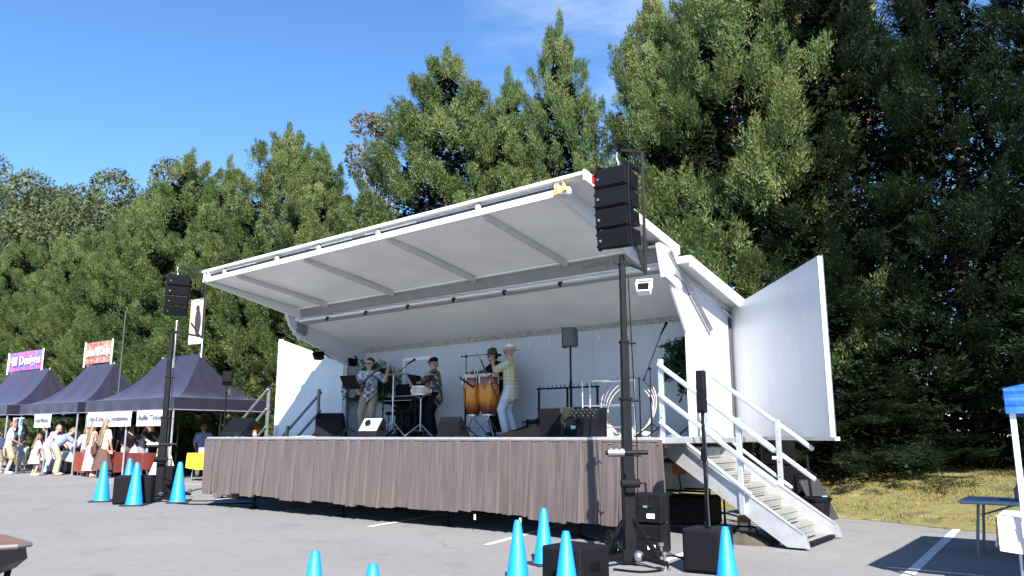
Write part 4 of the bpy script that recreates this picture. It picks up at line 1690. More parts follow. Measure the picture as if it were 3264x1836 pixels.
# cables on the ground by the towers
for nm, lb, pts in (
        ('power_cable', 'black cable running from the left tower to the stage corner', [(-7.0, 16.8), (-6.6, 15.9), (-6.1, 15.6), (-5.6, 15.7), (-5.0, 15.9)]),
        ('power_cable', 'black cable running from the right tower under the stage skirt', [(1.1, 8.7), (.9, 9.3), (1.2, 9.8), (1.0, 10.4), (.7, 11.2)]),
        ('power_cable', 'black cable looped on the asphalt at the right tower base', [(1.0, 8.1), (1.25, 7.95), (1.5, 8.1), (1.6, 8.5), (1.45, 8.8), (1.7, 9.0), (1.95, 8.6), (1.95, 8.3)]),
        ('power_cable', 'black cable looped on the asphalt at the left tower base', [(-7.6, 16.5), (-7.1, 16.2), (-6.8, 16.5), (-6.9, 16.9), (-7.2, 16.8), (-6.5, 16.4), (-5.9, 16.5)])):
    m = MB()
    pp = [Vector((x, y, .012)) for x, y in pts]
    sm = []
    for i in range(len(pp) - 1):
        p0, p1, p2, p3 = pp[max(0, i - 1)], pp[i], pp[i + 1], pp[min(len(pp) - 1, i + 2)]
        for k in range(6):
            t = k / 6
            sm.append(.5 * (2 * p1 + (p2 - p0) * t + (2 * p0 - 5 * p1 + 4 * p2 - p3) * t * t + (3 * p1 - p0 - 3 * p2 + p3) * t ** 3))
    m.path(sm, .011, 6)
    tag(m.build(nm, M_BLACK, smooth=3.2), lb, 'cable')
# ---------------------------------------------------------------- people: one continuous remeshed body, clothes as parts
def capsule(mb, a, b, r0, r1, n=12, sx=1.0, sy=1.0):
    """closed round cone from a to b"""
    a, b = Vector(a), Vector(b)
    d = b - a
    L = d.length
    if L < 1e-5:
        d = Vector((0, 0, 1))
        L = 1e-5
    d = d.normalized()
    u = Vector((0, 1, 0)) if abs(d.y) < .9 else Vector((1, 0, 0))
    x = d.cross(u).normalized()
    y = d.cross(x)
    vs, fs = [], []
    prof = []
    for j in range(5):
        t = -math.pi / 2 + (math.pi / 2) * j / 4
        prof.append((r0 * math.cos(t), r0 * math.sin(t)))
    for j in range(5):
        t = (math.pi / 2) * j / 4
        prof.append((r1 * math.cos(t), L + r1 * math.sin(t)))
    for r, z in prof:
        for i in range(n):
            t = 2 * math.pi * i / n
            vs.append(a + d * z + (x * math.cos(t) * sx + y * math.sin(t) * sy) * max(r, 1e-4))
    for j in range(len(prof) - 1):
        for i in range(n):
            fs.append((j * n + i, j * n + (i + 1) % n, (j + 1) * n + (i + 1) % n, (j + 1) * n + i))
    fs += [tuple(range(n - 1, -1, -1)), tuple(range((len(prof) - 1) * n, len(prof) * n))]
    mb.add(vs, fs)


def fuse(mb, name, m, parent, voxel, sm=4):
    me = bpy.data.meshes.new('raw')
    me.from_pydata(mb.v, [], mb.f)
    bm = bmesh.new()
    bm.from_mesh(me)
    bmesh.ops.recalc_face_normals(bm, faces=bm.faces)
    bm.to_mesh(me)
    bm.free()
    ob = bpy.data.objects.new('raw', me)
    TMP.collection.objects.link(ob)
    rm = ob.modifiers.new('r', 'REMESH')
    rm.mode = 'VOXEL'
    rm.voxel_size = voxel
    s = ob.modifiers.new('s', 'SMOOTH')
    s.factor = .5
    s.iterations = sm
    vl = TMP.view_layers[0]
    vl.update()
    out = bpy.data.meshes.new_from_object(ob.evaluated_get(vl.depsgraph))
    bpy.data.objects.remove(ob)
    bpy.data.meshes.remove(me)
    out.materials.clear()
    out.materials.append(m)
    out.shade_smooth()
    out.name = name
    return link(bpy.data.objects.new(name, out), parent)


def ik(a, c, l1, l2, pole):
    """middle joint of a two-bone chain from a to c"""
    a, c = Vector(a), Vector(c)
    d = c - a
    D = min(d.length, (l1 + l2) * .999)
    d = d.normalized()
    c = a + d * D
    x = (l1 * l1 - l2 * l2 + D * D) / (2 * D)
    h = math.sqrt(max(0, l1 * l1 - x * x))
    p = Vector(pole)
    p = (p - d * p.dot(d)).normalized()
    return a + d * x + p * h, c


SKIN = mat('skin_light', (0.46, 0.26, 0.19), 0.55, var=.08)
SKIN2 = mat('skin_tan', (0.4, 0.23, 0.16), 0.55, var=.08)
M_SHADES = mat('dark_lens', (.01, .01, .012), .12)
M_SHOE = mat('dark_shoe', (.03, .027, .025), .6)
M_SHOEW = mat('white_shoe', (.6, .58, .55), .6)


def person(label, P, rz, H=1.72, lean=0.0, side=0.0, hands=None, feet=None, head=(0, 0), skin=SKIN,
           shirt=None, sleeve=.7, shirt_len=.0, trousers=None, tlen=1.0, skirt=None, hair=None, hairlen=0.0, hat=None,
           shades=False, shoe=M_SHOE, vox=.013, bulk=1.0, group=None, beard=None, crouch=0.0):
    """faces local +y; x = the person's right is +x"""
    H *= (1.07 if group else 1.0)
    k = H / 1.75
    o_parent = None
    hz = .92 * k - crouch
    hip = Vector((0, -.06 * math.sin(lean) * 2, hz))
    Rl = Matrix.Rotation(-lean, 3, 'X') @ Matrix.Rotation(side, 3, 'Y')

    def T(x, y, z):
        return hip + Rl @ Vector((x * k, y * k, z * k))
    chest = T(0, 0, .34)
    neck = T(0, .0, .5)
    yaw, pitch = head
    Rh = Rl @ Matrix.Rotation(-yaw, 3, 'Z') @ Matrix.Rotation(-pitch, 3, 'X')

    def Hd(x, y, z):
        return neck + Rh @ Vector((x * k, y * k, z * k))
    sh = {s: T(s * .185 * (.8 + .2 * bulk), 0, .44) for s in (-1, 1)}
    hj = {s: hip + Vector((s * .095 * k, 0, -.02 * k)) for s in (-1, 1)}
    feet = feet or {-1: (-.12, .0), 1: (.12, 0.02)}
    hands = hands or {}
    arm, leg = {}, {}
    for s in (-1, 1):
        if s in hands:
            t, pole = hands[s]
            tgt = Vector(t) * k
            tgt.z -= crouch * 0
        else:
            tgt = Vector(sh[s]) + Vector((s * .07, .05, -.56)) * k
            pole = (s * .3, -1, 0)
        e, w = ik(sh[s], tgt, .3 * k, .26 * k, pole)
        arm[s] = (e, w)
        f = Vector((feet[s][0] * k, feet[s][1] * k, .08 * k))
        kn, an = ik(hj[s], f, .43 * k, .43 * k, (s * .12, 1, .0))
        leg[s] = (kn, an)
    b = MB()
    B = bulk
    # torso
    for s in (-1, 1):
        capsule(b, T(s * .06, 0, -.02), T(s * .075, .01, .36), .095 * k * B, .095 * k * B)
        capsule(b, T(s * .02, .0, .42), sh[s], .075 * k, .062 * k)
        capsule(b, sh[s], arm[s][0], .052 * k, .042 * k)
        capsule(b, arm[s][0], arm[s][1], .042 * k, .03 * k)
        # hand: palm, four fingers, thumb
        d = (arm[s][1] - arm[s][0]).normalized()
        sd = d.cross(Vector((0, 0, 1)))
        sd = sd.normalized() if sd.length > .05 else Vector((1, 0, 0))
        up = sd.cross(d)
        w = arm[s][1]
        pal = w + d * .075 * k
        capsule(b, w, pal, .03 * k, .036 * k)
        for q in range(4):
            r0 = pal + sd * (q - 1.5) * .021 * k
            r1 = r0 + d * (.045 - .006 * abs(q - 1.3)) * k - up * .012 * k
            r2 = r1 + d * .022 * k - up * .03 * k
            capsule(b, r0, r1, .0115 * k, .0105 * k, 8)
            capsule(b, r1, r2, .0105 * k, .009 * k, 8)
        capsule(b, w + d * .025 * k + up * .01 * k - sd * .02 * k * s, w + d * .08 * k - sd * .055 * k * s - up * .01 * k, .013 * k, .011 * k, 8)
        # leg and foot
        capsule(b, hj[s], leg[s][0], .085 * k * B, .058 * k)
        capsule(b, leg[s][0], leg[s][1], .056 * k, .038 * k)
        fd = Vector((s * .18, 1, 0)).normalized()
        capsule(b, leg[s][1] + Vector((0, 0, -.035 * k)), leg[s][1] + fd * .13 * k + Vector((0, 0, -.045 * k)), .038 * k, .03 * k)
    capsule(b, T(0, .0, .42), Hd(0, .01, .1), .056 * k, .052 * k)
    # head with jaw, nose, ears, brow
    capsule(b, Hd(0, .02, .13), Hd(0, .005, .2), .072 * k, .086 * k, 14)
    capsule(b, Hd(0, .045, .075), Hd(0, .035, .12), .043 * k, .058 * k)
    capsule(b, Hd(0, .095, .15), Hd(0, .112, .128), .011 * k, .016 * k, 8)
    for s in (-1, 1):
        capsule(b, Hd(s * .083, .0, .13), Hd(s * .086, -.008, .17), .012 * k, .016 * k, 8)
        capsule(b, Hd(s * .02, .088, .18), Hd(s * .045, .078, .18), .01 * k, .009 * k, 8)
    capsule(b, Hd(-.018, .093, .095), Hd(.018, .093, .095), .009 * k, .009 * k, 8)
    body = fuse(b, 'person', skin, None, vox)
    body.location = P
    body.rotation_euler = (0, 0, rz)
    tag(body, label, 'person', group)
    if shirt:
        c = MB()
        g = .02 * k
        for s in (-1, 1):
            capsule(c, T(s * .06, 0, -.03 - shirt_len), T(s * .08, .01, .36), .1 * k * B + g, .095 * k * B + g)
            capsule(c, T(s * .02, .0, .42), sh[s], .07 * k + g, .06 * k + g)
            e = sh[s].lerp(arm[s][0], min(1, sleeve))
            capsule(c, sh[s], e, .054 * k + g, .052 * k + g * 1.3)
            if sleeve > 1:
                capsule(c, arm[s][0], arm[s][0].lerp(arm[s][1], sleeve - 1), .05 * k + g, .038 * k + g)
        capsule(c, T(0, -.01, .44), T(0, -.005, .5), .07 * k, .062 * k)
        fuse(c, 'shirt', shirt, body, vox)
    if trousers:
        c = MB()
        g = .016 * k
        for s in (-1, 1):
            capsule(c, T(s * .06, 0, .06), hj[s], .095 * k * B + g * .6, .088 * k * B + g)
            if tlen > .5:
                capsule(c, hj[s], leg[s][0], .088 * k * B + g, .066 * k + g)
                capsule(c, leg[s][0], leg[s][0].lerp(leg[s][1], (tlen - .5) * 2 * .94), .064 * k + g, .055 * k + g)
            else:
                capsule(c, hj[s], hj[s].lerp(leg[s][0], tlen * 2 * .9), .088 * k * B + g, .085 * k + g)
        fuse(c, 'trousers' if tlen > .5 else 'shorts', trousers, body, vox)
    if skirt:
        m_, ln, r1 = skirt
        c = MB()
        top = T(0, 0, .08)
        n = 40
        rr = [.125, .16, .15 + (r1 - .15) * .4, .15 + (r1 - .15) * .75, r1]
        zz = [top.z, hz - .05 * k, hz - ln * .4 * k, hz - ln * .7 * k, hz - ln * k]
        vs = []
        for j in range(5):
            for i in range(n):
                t = 2 * math.pi * i / n
                f = 1 + (.06 * j / 4) * math.cos(t * 9 + .6 * j / 4)
                vs.append((top.x * (1 - j / 4) + rr[j] * k * f * math.cos(t), top.y * (1 - j / 4) + rr[j] * k * .85 * f * math.sin(t), zz[j]))
        c.add(vs, [(j * n + i, j * n + (i + 1) % n, (j + 1) * n + (i + 1) % n, (j + 1) * n + i) for j in range(4) for i in range(n)])
        c.build('skirt', m_, body, smooth=3.2)
    if hair:
        c = MB()
        if hat:
            capsule(c, Hd(0, -.03, .12), Hd(0, -.028, .19), .072 * k, .078 * k, 14)
        else:
            capsule(c, Hd(0, -.014, .2), Hd(0, -.004, .225), .09 * k, .086 * k, 14)
            capsule(c, Hd(0, -.04, .12), Hd(0, -.034, .17), .068 * k, .08 * k)
        if hairlen:
            for s in (-1, 0, 1):
                q0 = Hd(s * .045, -.05, .15)
                q1 = q0 + Vector((s * .02, -.05, -hairlen * .45)) * k
                q2 = T(s * .05, -.125 * B - .01, .5 - hairlen * .75)
                capsule(c, q0, q1, .055 * k, .06 * k)
                capsule(c, q1, q2, .06 * k, .04 * k)
        fuse(c, 'hair', hair, body, vox)
    if beard:
        c = MB()
        capsule(c, Hd(-.03, .06, .075), Hd(.03, .06, .075), .038 * k, .038 * k)
        capsule(c, Hd(0, .08, .06), Hd(0, .06, .05), .03 * k, .03 * k)
        fuse(c, 'beard', beard, body, vox)
    if shades:
        c = MB()
        for s in (-1, 1):
            c.box(Hd(s * .034, .1, .158), (.056 * k, .014 * k, .04 * k), Rh, ch=.006)
            c.bar(Hd(s * .062, .095, .165), Hd(s * .09, .0, .165), .006, .012)
        c.box(Hd(0, .102, .168), (.04 * k, .01, .01), Rh)
        c.build('sunglasses', M_SHADES, body)
    if hat:
        kind, m_, band = hat
        Mh = Rh.copy()
        c = MB()
        if kind == 'fedora':
            c.lathe([(.165 * k, .205 * k), (.175 * k, .212 * k), (.17 * k, .218 * k), (.1 * k, .212 * k), (.098 * k, .25 * k), (.09 * k, .3 * k), (.07 * k, .318 * k), (.03 * k, .306 * k), (.001, .302 * k)], Hd(0, 0, 0), 26, Mh, cap=False)
            ho = c.build('hat', m_, body, smooth=.9)
            c = MB()
            c.lathe([(.1005 * k, .217 * k), (.1 * k, .245 * k)], Hd(0, 0, 0), 26, Mh, cap=False)
            c.build('hat_band', band, ho)
        else:
            c.lathe([(.095 * k, .19 * k), (.1 * k, .21 * k), (.098 * k, .25 * k), (.075 * k, .285 * k), (.03 * k, .3 * k), (.001, .302 * k)], Hd(0, -.005, 0), 22, Mh, cap=False)
            c.prism([Hd(x, y, .2) for x, y in ((-.085, .06), (-.06, .125), (0, .15), (.06, .125), (.085, .06))], Mh @ Vector((0, -.0, .014)))
            ho = c.build('cap', m_, body, smooth=.9)
    for s in (-1, 1):
        c = MB()
        fd = Vector((s * .18, 1, 0)).normalized()
        an = leg[s][1]
        capsule(c, Vector((an.x, an.y, .045 * k)), Vector((an.x, an.y, .05 * k)) + fd * .14 * k, .047 * k, .042 * k)
        sm_ = fuse(c, 'shoe', shoe, body, vox)
    return body


def stage_face(deg):
    return RZ + R(deg)


M_ALOHA = pattern('aloha_blue_white', [(.62, .64, .68), (.08, .1, .17), (.55, .56, .6), (.22, .25, .33), (.04, .05, .1)], 22, .8)
M_ALOHA2 = pattern('aloha_black_cream', [(.02, .02, .022), (.03, .03, .03), (.35, .3, .25), (.02, .02, .02), (.15, .1, .08)], 20, .8)
M_PLAID = pattern('plaid_cream_olive', [(.62, .58, .42), (.4, .36, .22), (.55, .52, .38), (.2, .2, .12)], 4.5, .85, 'check')
M_KHAKI = mat('khaki_cloth', (.31, .255, .18), .85)
M_BLKCL = mat('black_cloth', (.006, .006, .007), .9, spec=.15)
M_PALEJ = mat('pale_trousers', (.5, .51, .58), .85)
M_DHAIR = mat('dark_hair', (.02, .015, .012), .6)
M_GHAIR = mat('grey_hair', (.2, .185, .17), .6)
M_BHAIR = mat('brown_hair', (.14, .08, .05), .55)
M_LHAIR = mat('light_brown_hair', (.17, .105, .062), .5)

# the four players (positions on the stage deck)
P1 = S(1.45, 2.75, DZ)
P2 = S(3.25, 2.85, DZ)
P3 = S(4.55, 3.2, DZ)
P4 = S(5.12, 2.85, DZ)
# facing the audience means local +y points to -d: rotate by pi
person('bass player in a blue and white print shirt and khaki trousers', P1, RZ + math.pi + .45, 1.68, lean=.03,
       hands={-1: ((-.5, .22, 1.42), (-.5, .1, -1)), 1: ((.17, .24, .98), (1, -.6, -.2))}, head=(.35, -.05), shirt=M_ALOHA, sleeve=.85, shirt_len=.08, trousers=M_KHAKI,
       hair=M_DHAIR, shades=True, feet={-1: (-.13, .02), 1: (.12, .04)}, shoe=mat('tan_shoe', (.3, .22, .14), .7))
person('singer in a black flowered shirt and flat cap at the microphone', P2, RZ + R(118), 1.6, lean=.08,
       hands={-1: ((-.2, .42, 1.12), (-1, -.3, -.6)), 1: ((.2, .4, 1.1), (1, -.3, -.6))}, head=(0, .05), shirt=M_ALOHA2, sleeve=.9, shirt_len=.1, bulk=1.15, trousers=M_BLKCL,
       hat=('cap', M_BLKCL, None), hair=M_GHAIR, shades=True, skin=SKIN)
person('conga player in black with a dark cap and beard', P3, RZ + R(150), 1.74, lean=.16,
       hands={-1: ((-.02, .42, 1.06), (-1, 0, -.3)), 1: ((.3, .42, 1.06), (1, 0, -.3))}, head=(.1, .15), shirt=M_BLKCL, sleeve=.9, shirt_len=.08, trousers=M_BLKCL,
       hat=('cap', mat('brown_cap', (.05, .042, .04), .85), None), hair=M_DHAIR, beard=M_DHAIR, shades=True, skin=SKIN2)
person('guitar player in a white straw hat and plaid shirt', P4, RZ + R(112), 1.71, lean=.02,
       hands={-1: ((-.02, .36, 1.42), (-.6, -.2, -1)), 1: ((.16, .3, 1.1), (1, -.3, -.5))}, head=(0, -.02), shirt=M_PLAID, sleeve=.85, shirt_len=.14, bulk=1.08, trousers=M_PALEJ,
       hat=('fedora', mat('straw_white', (.72, .7, .64), .8), M_BLKCL), shades=True, feet={-1: (-.1, .07), 1: (.11, -.05)}, shoe=mat('grey_shoe', (.2, .2, .21), .7))
# ---------------------------------------------------------------- band equipment on the deck
def SD(t, d, z=0.0):
    return S(t, d, DZ + z + .002)


def tripod(o, z=.0, r=.3, hub=.22, m_=None, a0=0.0, name='stand_leg'):
    for i in range(3):
        a = a0 + i * 2.094
        mb = MB()
        mb.tube((.0, 0, z + hub), (math.cos(a) * r, math.sin(a) * r, z + .012), .011, n=7)
        mb.tube((math.cos(a) * r * .5, math.sin(a) * r * .5, z + hub * .5), (0, 0, z + hub * .45), .006, n=6)
        mb.ball((math.cos(a) * r, math.sin(a) * r, z + .012), .016, 8, 6)
        mb.build(name, m_ or M_BLACKM, o)


def mic_stand(label, P, rz, h, boom=None, mic=True, m_=None, r=.28):
    m_ = m_ or M_BLACKM
    o = thing('mic_stand', label, 'microphone stand', P, rz, 'microphone stands on the stage')
    tripod(o, 0, r, .2, m_)
    mb = MB()
    mb.tube((0, 0, .12), (0, 0, h * .55), .014, n=8)
    mb.tube((0, 0, h * .5), (0, 0, h), .009, n=8)
    mb.tube((0, 0, h * .55 - .03), (0, 0, h * .55 + .03), .02, n=8)
    mb.build('shaft', m_, o)
    tip = Vector((0, 0, h))
    d = Vector((0, 0, 1))
    if boom:
        a, b = boom
        mb = MB()
        mb.tube(Vector((0, 0, h)) + Vector(a), Vector((0, 0, h)) + Vector(b), .008, n=8)
        mb.box((0, 0, h), (.04, .04, .05), ch=.008)
        mb.tube(Vector((0, 0, h)) + Vector(a), Vector((0, 0, h)) + Vector(a) * .8, .016, n=8)
        mb.build('boom', m_, o)
        tip = Vector((0, 0, h)) + Vector(b)
        d = (Vector(b) - Vector(a)).normalized()
    if mic:
        mb = MB()
        dd = (d + Vector((0, 0, -.2))).normalized()
        mb.tube(tip - dd * .02, tip + dd * .15, .013, .018, 10)
        mb.ball(tip + dd * .17, .027, 10, 8)
        mb.build('microphone', M_BLACK, o, smooth=.9)
    return o


def music_stand(label, P, rz, h, tilt=35, papers=False, w=.46):
    o = thing('music_stand', label, 'music stand', P, rz, 'music stands in front of the band')
    tripod(o, 0, .26, .2)
    mb = MB()
    mb.tube((0, 0, .1), (0, 0, h), .012, n=8)
    mb.build('shaft', M_BLACKM, o)
    Rm = Matrix.Rotation(R(90 - tilt), 3, 'X')
    c = Vector((0, -.02, h + .1))
    mb = MB()
    mb.box(c, (w, .3, .012), Rm, ch=.004)
    mb.box(c + Rm @ Vector((0, -.15, .02)), (w, .012, .05), Rm)
    ds = mb.build('desk', M_CHARC, o)
    if papers:
        mb = MB()
        mb.box(c + Rm @ Vector((.03, .02, -.012)), (w * .8, .27, .006), Rm)
        mb.build('paper', M_WHITE, ds)
    return o


def wedge(label, P, rz, w=.5, d=.36, h=.36, m_=None, face=None):
    """floor monitor, slanted grille faces local -y"""
    o = thing('floor_monitor', label, 'speaker', P, rz, 'floor monitors on the stage')
    mb = MB()
    mb.prism([(-w / 2, -d / 2, .01), (-w / 2, d / 2, .01), (-w / 2, d / 2, h * .75), (-w / 2, d * .25, h), (-w / 2, -d * .42, h * .25)], (w, 0, 0))
    mb.build('cabinet', m_ or M_CHARC, o)
    a, b = Vector((0, -d * .42, h * .25)), Vector((0, d * .25, h))
    n = Vector((0, -(b - a).z, (b - a).y)).normalized()
    dd = b - a
    y = dd.normalized()
    Mx = Matrix((Vector((1, 0, 0)), y, n)).transposed()
    mb = MB()
    mb.box((a + b) / 2 + n * .006, (w * .9, dd.length * .9, .014), Mx, ch=.004)
    mb.build('grille', face or M_GRILL, o)
    for s in (-1, 1):
        mb = MB()
        mb.box((s * (w / 2 + .002), d * .1, h * .45), (.008, .12, .06), ch=.003)
        mb.build('handle', M_BLACK, o)
    return o


# left end: floor monitor turned to the players, upturned one with a glare-coloured grille, small grey one
wedge('big black floor monitor tilted at the left of the stage', SD(.95, 2.2), RZ + R(215), .55, .5, .48)
M_GLARE = mat('glare_grille', (.42, .5, .44), .3, metal=.3, var=.15)  # sun glare on the grille is put into its colour
wd = wedge('floor monitor with sun glare coloured into its face at the front of the stage', SD(3.05, 1.35), RZ + R(15), .42, .34, .34, face=M_GLARE)
m = MB()
m.lathe([(.05, 0), (.06, .004), (.03, .008), (.001, .009)], (-.04, -.06, .255), 14, Matrix.Rotation(R(60), 3, 'X'))
m.build('driver_cone', M_CHARC, wd)
wedge('rounded grey floor monitor between the singer and the congas', SD(4.75, 1.7), RZ + R(190), .42, .36, .34, mat('grey_cab', (.006, .006, .008), .7, spec=.1))
wedge('black floor monitor standing at the left front corner of the deck', SD(.42, .35), RZ + R(10), .56, .4, .36)
# low black monitor right of the guitarist
box_speaker('amplifier', 'low black amplifier behind the guitar player', SD(5.55, 3.2), RZ, .5, .3, .3)

# stands
music_stand('black music stand in front of the bass player', SD(1.72, 1.95), RZ + math.pi, .98, 30)
music_stand('music stand with white sheets beside the singer', SD(3.0, 2.55), RZ + R(100), .98, 35, True)
music_stand('dark tilted music stand in front of the congas', SD(4.7, 2.05), RZ + R(130), .86, 55)
mic_stand("boom stand holding the singer's microphone", SD(2.35, 2.3), RZ, 1.0, ((-.45, 0, -.32), (.55, .12, .42)))
mic_stand('tall stand with a horizontal boom over the congas', SD(4.25, 2.6), RZ, 1.5, ((-.12, 0, 0), (.55, .1, .02)), r=.26)
mic_stand('boom microphone stand at the right end of the stage', SD(8.2, 2.4), RZ, 1.05, ((-.12, 0, -.18), (.22, 0, .55)))
mic_stand('shorter straight stand beside the right boom stand', SD(8.35, 2.5), RZ, 1.02, None, True)
mic_stand('angled boom stand by the plant at the right end wall', SD(8.55, 3.1), RZ, .85, ((-.2, 0, -.3), (.12, 0, .35)), False)
o = thing('stand_pole', 'bare black stand pole right of the hoops', 'pole', SD(7.9, 2.6), RZ)
m = MB()
m.tube((0, 0, 0), (0, 0, .95), .012)
m.build('tube', M_BLACKM, o)
m = MB()
m.lathe([(.12, 0), (.11, .015), (.02, .025)], n=16)
m.build('base', M_BLACKM, o)

# chrome percussion stand with table and snare drum
o = thing('percussion_table', 'small percussion tray on a chrome stand left of the singer', 'percussion stand', SD(2.83, 2.1), RZ)
tripod(o, 0, .34, .3, M_STEEL)
m = MB()
m.tube((0, 0, .2), (0, 0, 1.18), .014, n=8)
m.tube((0, 0, .7), (0, 0, .76), .022, n=8)
m.build('shaft', M_STEEL, o)
m = MB()
m.box((-.02, .08, 1.2), (.5, .26, .02), Euler((.08, 0, 0)), ch=.006)
m.build('tray', mat('tan_tray', (.3, .2, .15), .7), o)
o = thing('snare_drum', 'pale snare drum on a stand in front of the singer', 'drum', SD(3.38, 2.3), RZ)
tripod(o, 0, .3, .24, M_STEEL)
m = MB()
m.tube((0, 0, .1), (0, 0, .72), .013, n=8)
for i in range(3):
    a = i * 2.094
    m.tube((0, 0, .72), (math.cos(a) * .17, math.sin(a) * .17, .8), .009, n=6)
m.build('shaft', M_STEEL, o)
m = MB()
m.lathe([(.18, .79), (.18, .94)], n=28)
m.build('shell', mat('maple_shell', (.5, .4, .3), .35, var=.2), o, smooth=.6)
for z in (.79, .94):
    m = MB()
    m.lathe([(.175, z - .012), (.19, z - .012), (.19, z + .012), (.175, z + .012)], n=28)
    m.build('hoop', M_STEEL, o, smooth=.6)
for i in range(8):
    a = i * math.pi / 4
    m = MB()
    m.box((math.cos(a) * .188, math.sin(a) * .188, .865), (.02, .014, .08), Euler((0, 0, a)), ch=.003)
    m.build('lug', M_STEEL, o)


# congas
def conga_mat():
    m_ = bpy.data.materials.new('sunburst_lacquer')
    m_.use_nodes = True
    nt = m_.node_tree
    b = nt.nodes['Principled BSDF']
    b.inputs['Roughness'].default_value = .18
    tc = nt.nodes.new('ShaderNodeTexCoord')
    sp = nt.nodes.new('ShaderNodeSeparateXYZ')
    n = nt.nodes.new('ShaderNodeTexNoise')
    n.inputs['Scale'].default_value = 9
    mp = nt.nodes.new('ShaderNodeMapping')
    mp.inputs['Scale'].default_value = (1, 1, .12)
    nt.links.new(tc.outputs['Object'], mp.inputs['Vector'])
    nt.links.new(mp.outputs['Vector'], n.inputs['Vector'])
    nt.links.new(tc.outputs['Object'], sp.inputs['Vector'])
    ad = nt.nodes.new('ShaderNodeMath')
    ad.operation = 'MULTIPLY_ADD'
    ad.inputs[1].default_value = .28
    sub = nt.nodes.new('ShaderNodeMath')
    sub.operation = 'SUBTRACT'
    sub.inputs[1].default_value = .36
    nt.links.new(sp.outputs['Z'], sub.inputs[0])
    nt.links.new(n.outputs['Fac'], ad.inputs[0])
    nt.links.new(sub.outputs[0], ad.inputs[2])
    rp = nt.nodes.new('ShaderNodeValToRGB')
    els = rp.color_ramp.elements
    for i in range(3):
        els.new(.5)
    for e, (p, c) in zip(els, ((.16, (.012, .006, .006)), (.3, (.22, .04, .01)), (.48, (.62, .24, .02)), (.72, (.5, .15, .01)), (.86, (.1, .012, .008)))):
        e.position = p
        e.color = c + (1,)
    nt.links.new(ad.outputs[0], rp.inputs['Fac'])
    nt.links.new(rp.outputs['Color'], b.inputs['Base Color'])
    return m_


M_CONGA = conga_mat()


def conga(label, P, rz):
    o = thing('conga_drum', label, 'drum', P, rz, 'sunburst conga drums')
    z0, hh = .4, .74
    prof = []
    for i in range(13):
        f = i / 12
        r = .115 + .07 * math.sin(math.pi * (f ** .8) * .78) + .02 * f
        prof.append((r, z0 + hh * f))
    m = MB()
    m.lathe(prof, n=30)
    m.build('shell', M_CONGA, o, smooth=.9)
    m = MB()
    m.lathe([(prof[-1][0] + .004, z0 + hh - .05), (prof[-1][0] + .014, z0 + hh - .05), (prof[-1][0] + .014, z0 + hh + .01), (prof[-1][0], z0 + hh + .014), (.001, z0 + hh + .016)], n=30)
    m.build('drum_head', mat('hide_head', (.55, .48, .38), .6), o, smooth=.6)
    for i in range(6):
        a = i * math.pi / 3 + .2
        m = MB()
        r = prof[-2][0] + .012
        m.box((math.cos(a) * r, math.sin(a) * r, z0 + hh * .86), (.03, .022, .15), Euler((0, 0, a)), ch=.004)
        m.build('tension_lug', M_STEEL, o)
    tripod(o, 0, .3, .36, M_STEEL, .4)
    m = MB()
    m.tube((0, 0, .3), (0, 0, .44), .02)
    m.lathe([(.12, .38), (.125, .38), (.125, .41), (.12, .41)], n=20)
    m.build('basket', M_STEEL, o)
    return o


conga('sunburst conga drum half hidden by the dark music stand', SD(4.3, 2.75), RZ + .3)
conga('larger looking sunburst conga drum nearest the guitar player', SD(4.72, 2.7), RZ + 1.1)
o = thing('bongo_drums', 'small dark bongo drums fixed above the left conga', 'drum', SD(4.18, 2.95), RZ)
m = MB()
for x, r in ((-.1, .1), (.11, .085)):
    m2 = MB()
    m2.lathe([(r * .85, 1.08), (r, 1.2), (r, 1.24)], (x, 0, 0), 20)
    sh = m2.build('shell', mat('dark_red_shell', (.06, .012, .012), .3), o, smooth=.7)
    m2 = MB()
    m2.lathe([(r * 1.06, 1.235), (r * 1.06, 1.262), (r * .98, 1.266), (.001, 1.267)], (x, 0, 0), 20)
    m2.build('drum_head', MATS['hide_head'], sh, smooth=.6)
    for i in range(5):
        a = i * 1.257
        m2 = MB()
        m2.box((x + math.cos(a) * r * 1.06, math.sin(a) * r * 1.06, 1.17), (.018, .014, .13), Euler((0, 0, a)))
        m2.build('lug', M_STEEL, sh)
m.box((0, 0, 1.13), (.06, .05, .06))
m.tube((0, 0, .02), (0, 0, 1.1), .013)
m.build('post', M_STEEL, o)
m = MB()
m.lathe([(.14, 0), (.13, .02), (.02, .03)], n=16)
m.build('base', M_STEEL, o)

# keyboard on an X stand
o = thing('keyboard_stand', 'black folding X stand under the keyboard', 'keyboard stand', SD(2.25, 2.95), RZ)
for s in (-1, 1):
    m = MB()
    m.bar((-.36 * s, -.02 * s, .03), (.36 * s, -.02 * s, .68), .03, .05)
    m.bar((-.36 * s, .16 - .02 * s, .03), (.36 * s, .16 - .02 * s, .68), .03, .05)
    m.build('cross_bar', M_BLACKM, o)
for x in (-.36, .36):
    for z in (.03, .68):
        m = MB()
        m.bar((x, -.14, z), (x, .3, z), .05, .035)
        m.build('rest', M_BLACKM, o)
o = thing('keyboard', 'long black keyboard on the X stand behind the bass player', 'keyboard', SD(2.25, 3.0, .7), RZ)
m = MB()
m.box((0, 0, .06), (1.25, .32, .11), ch=.012)
m.build('case', M_BLACK, o)
m = MB()
m.box((-.05, .09, .127), (1.0, .13, .018), ch=.004)
m.build('white_keys', M_WHITE, o)
m = MB()
m.box((-.1, -.17, .03), (.95, .012, .006))
m.build('edge_strip', M_STEEL, o)
o = thing('keyboard_case', 'black soft case standing behind the keyboard', 'case', SD(2.15, 3.35), RZ)
m = MB()
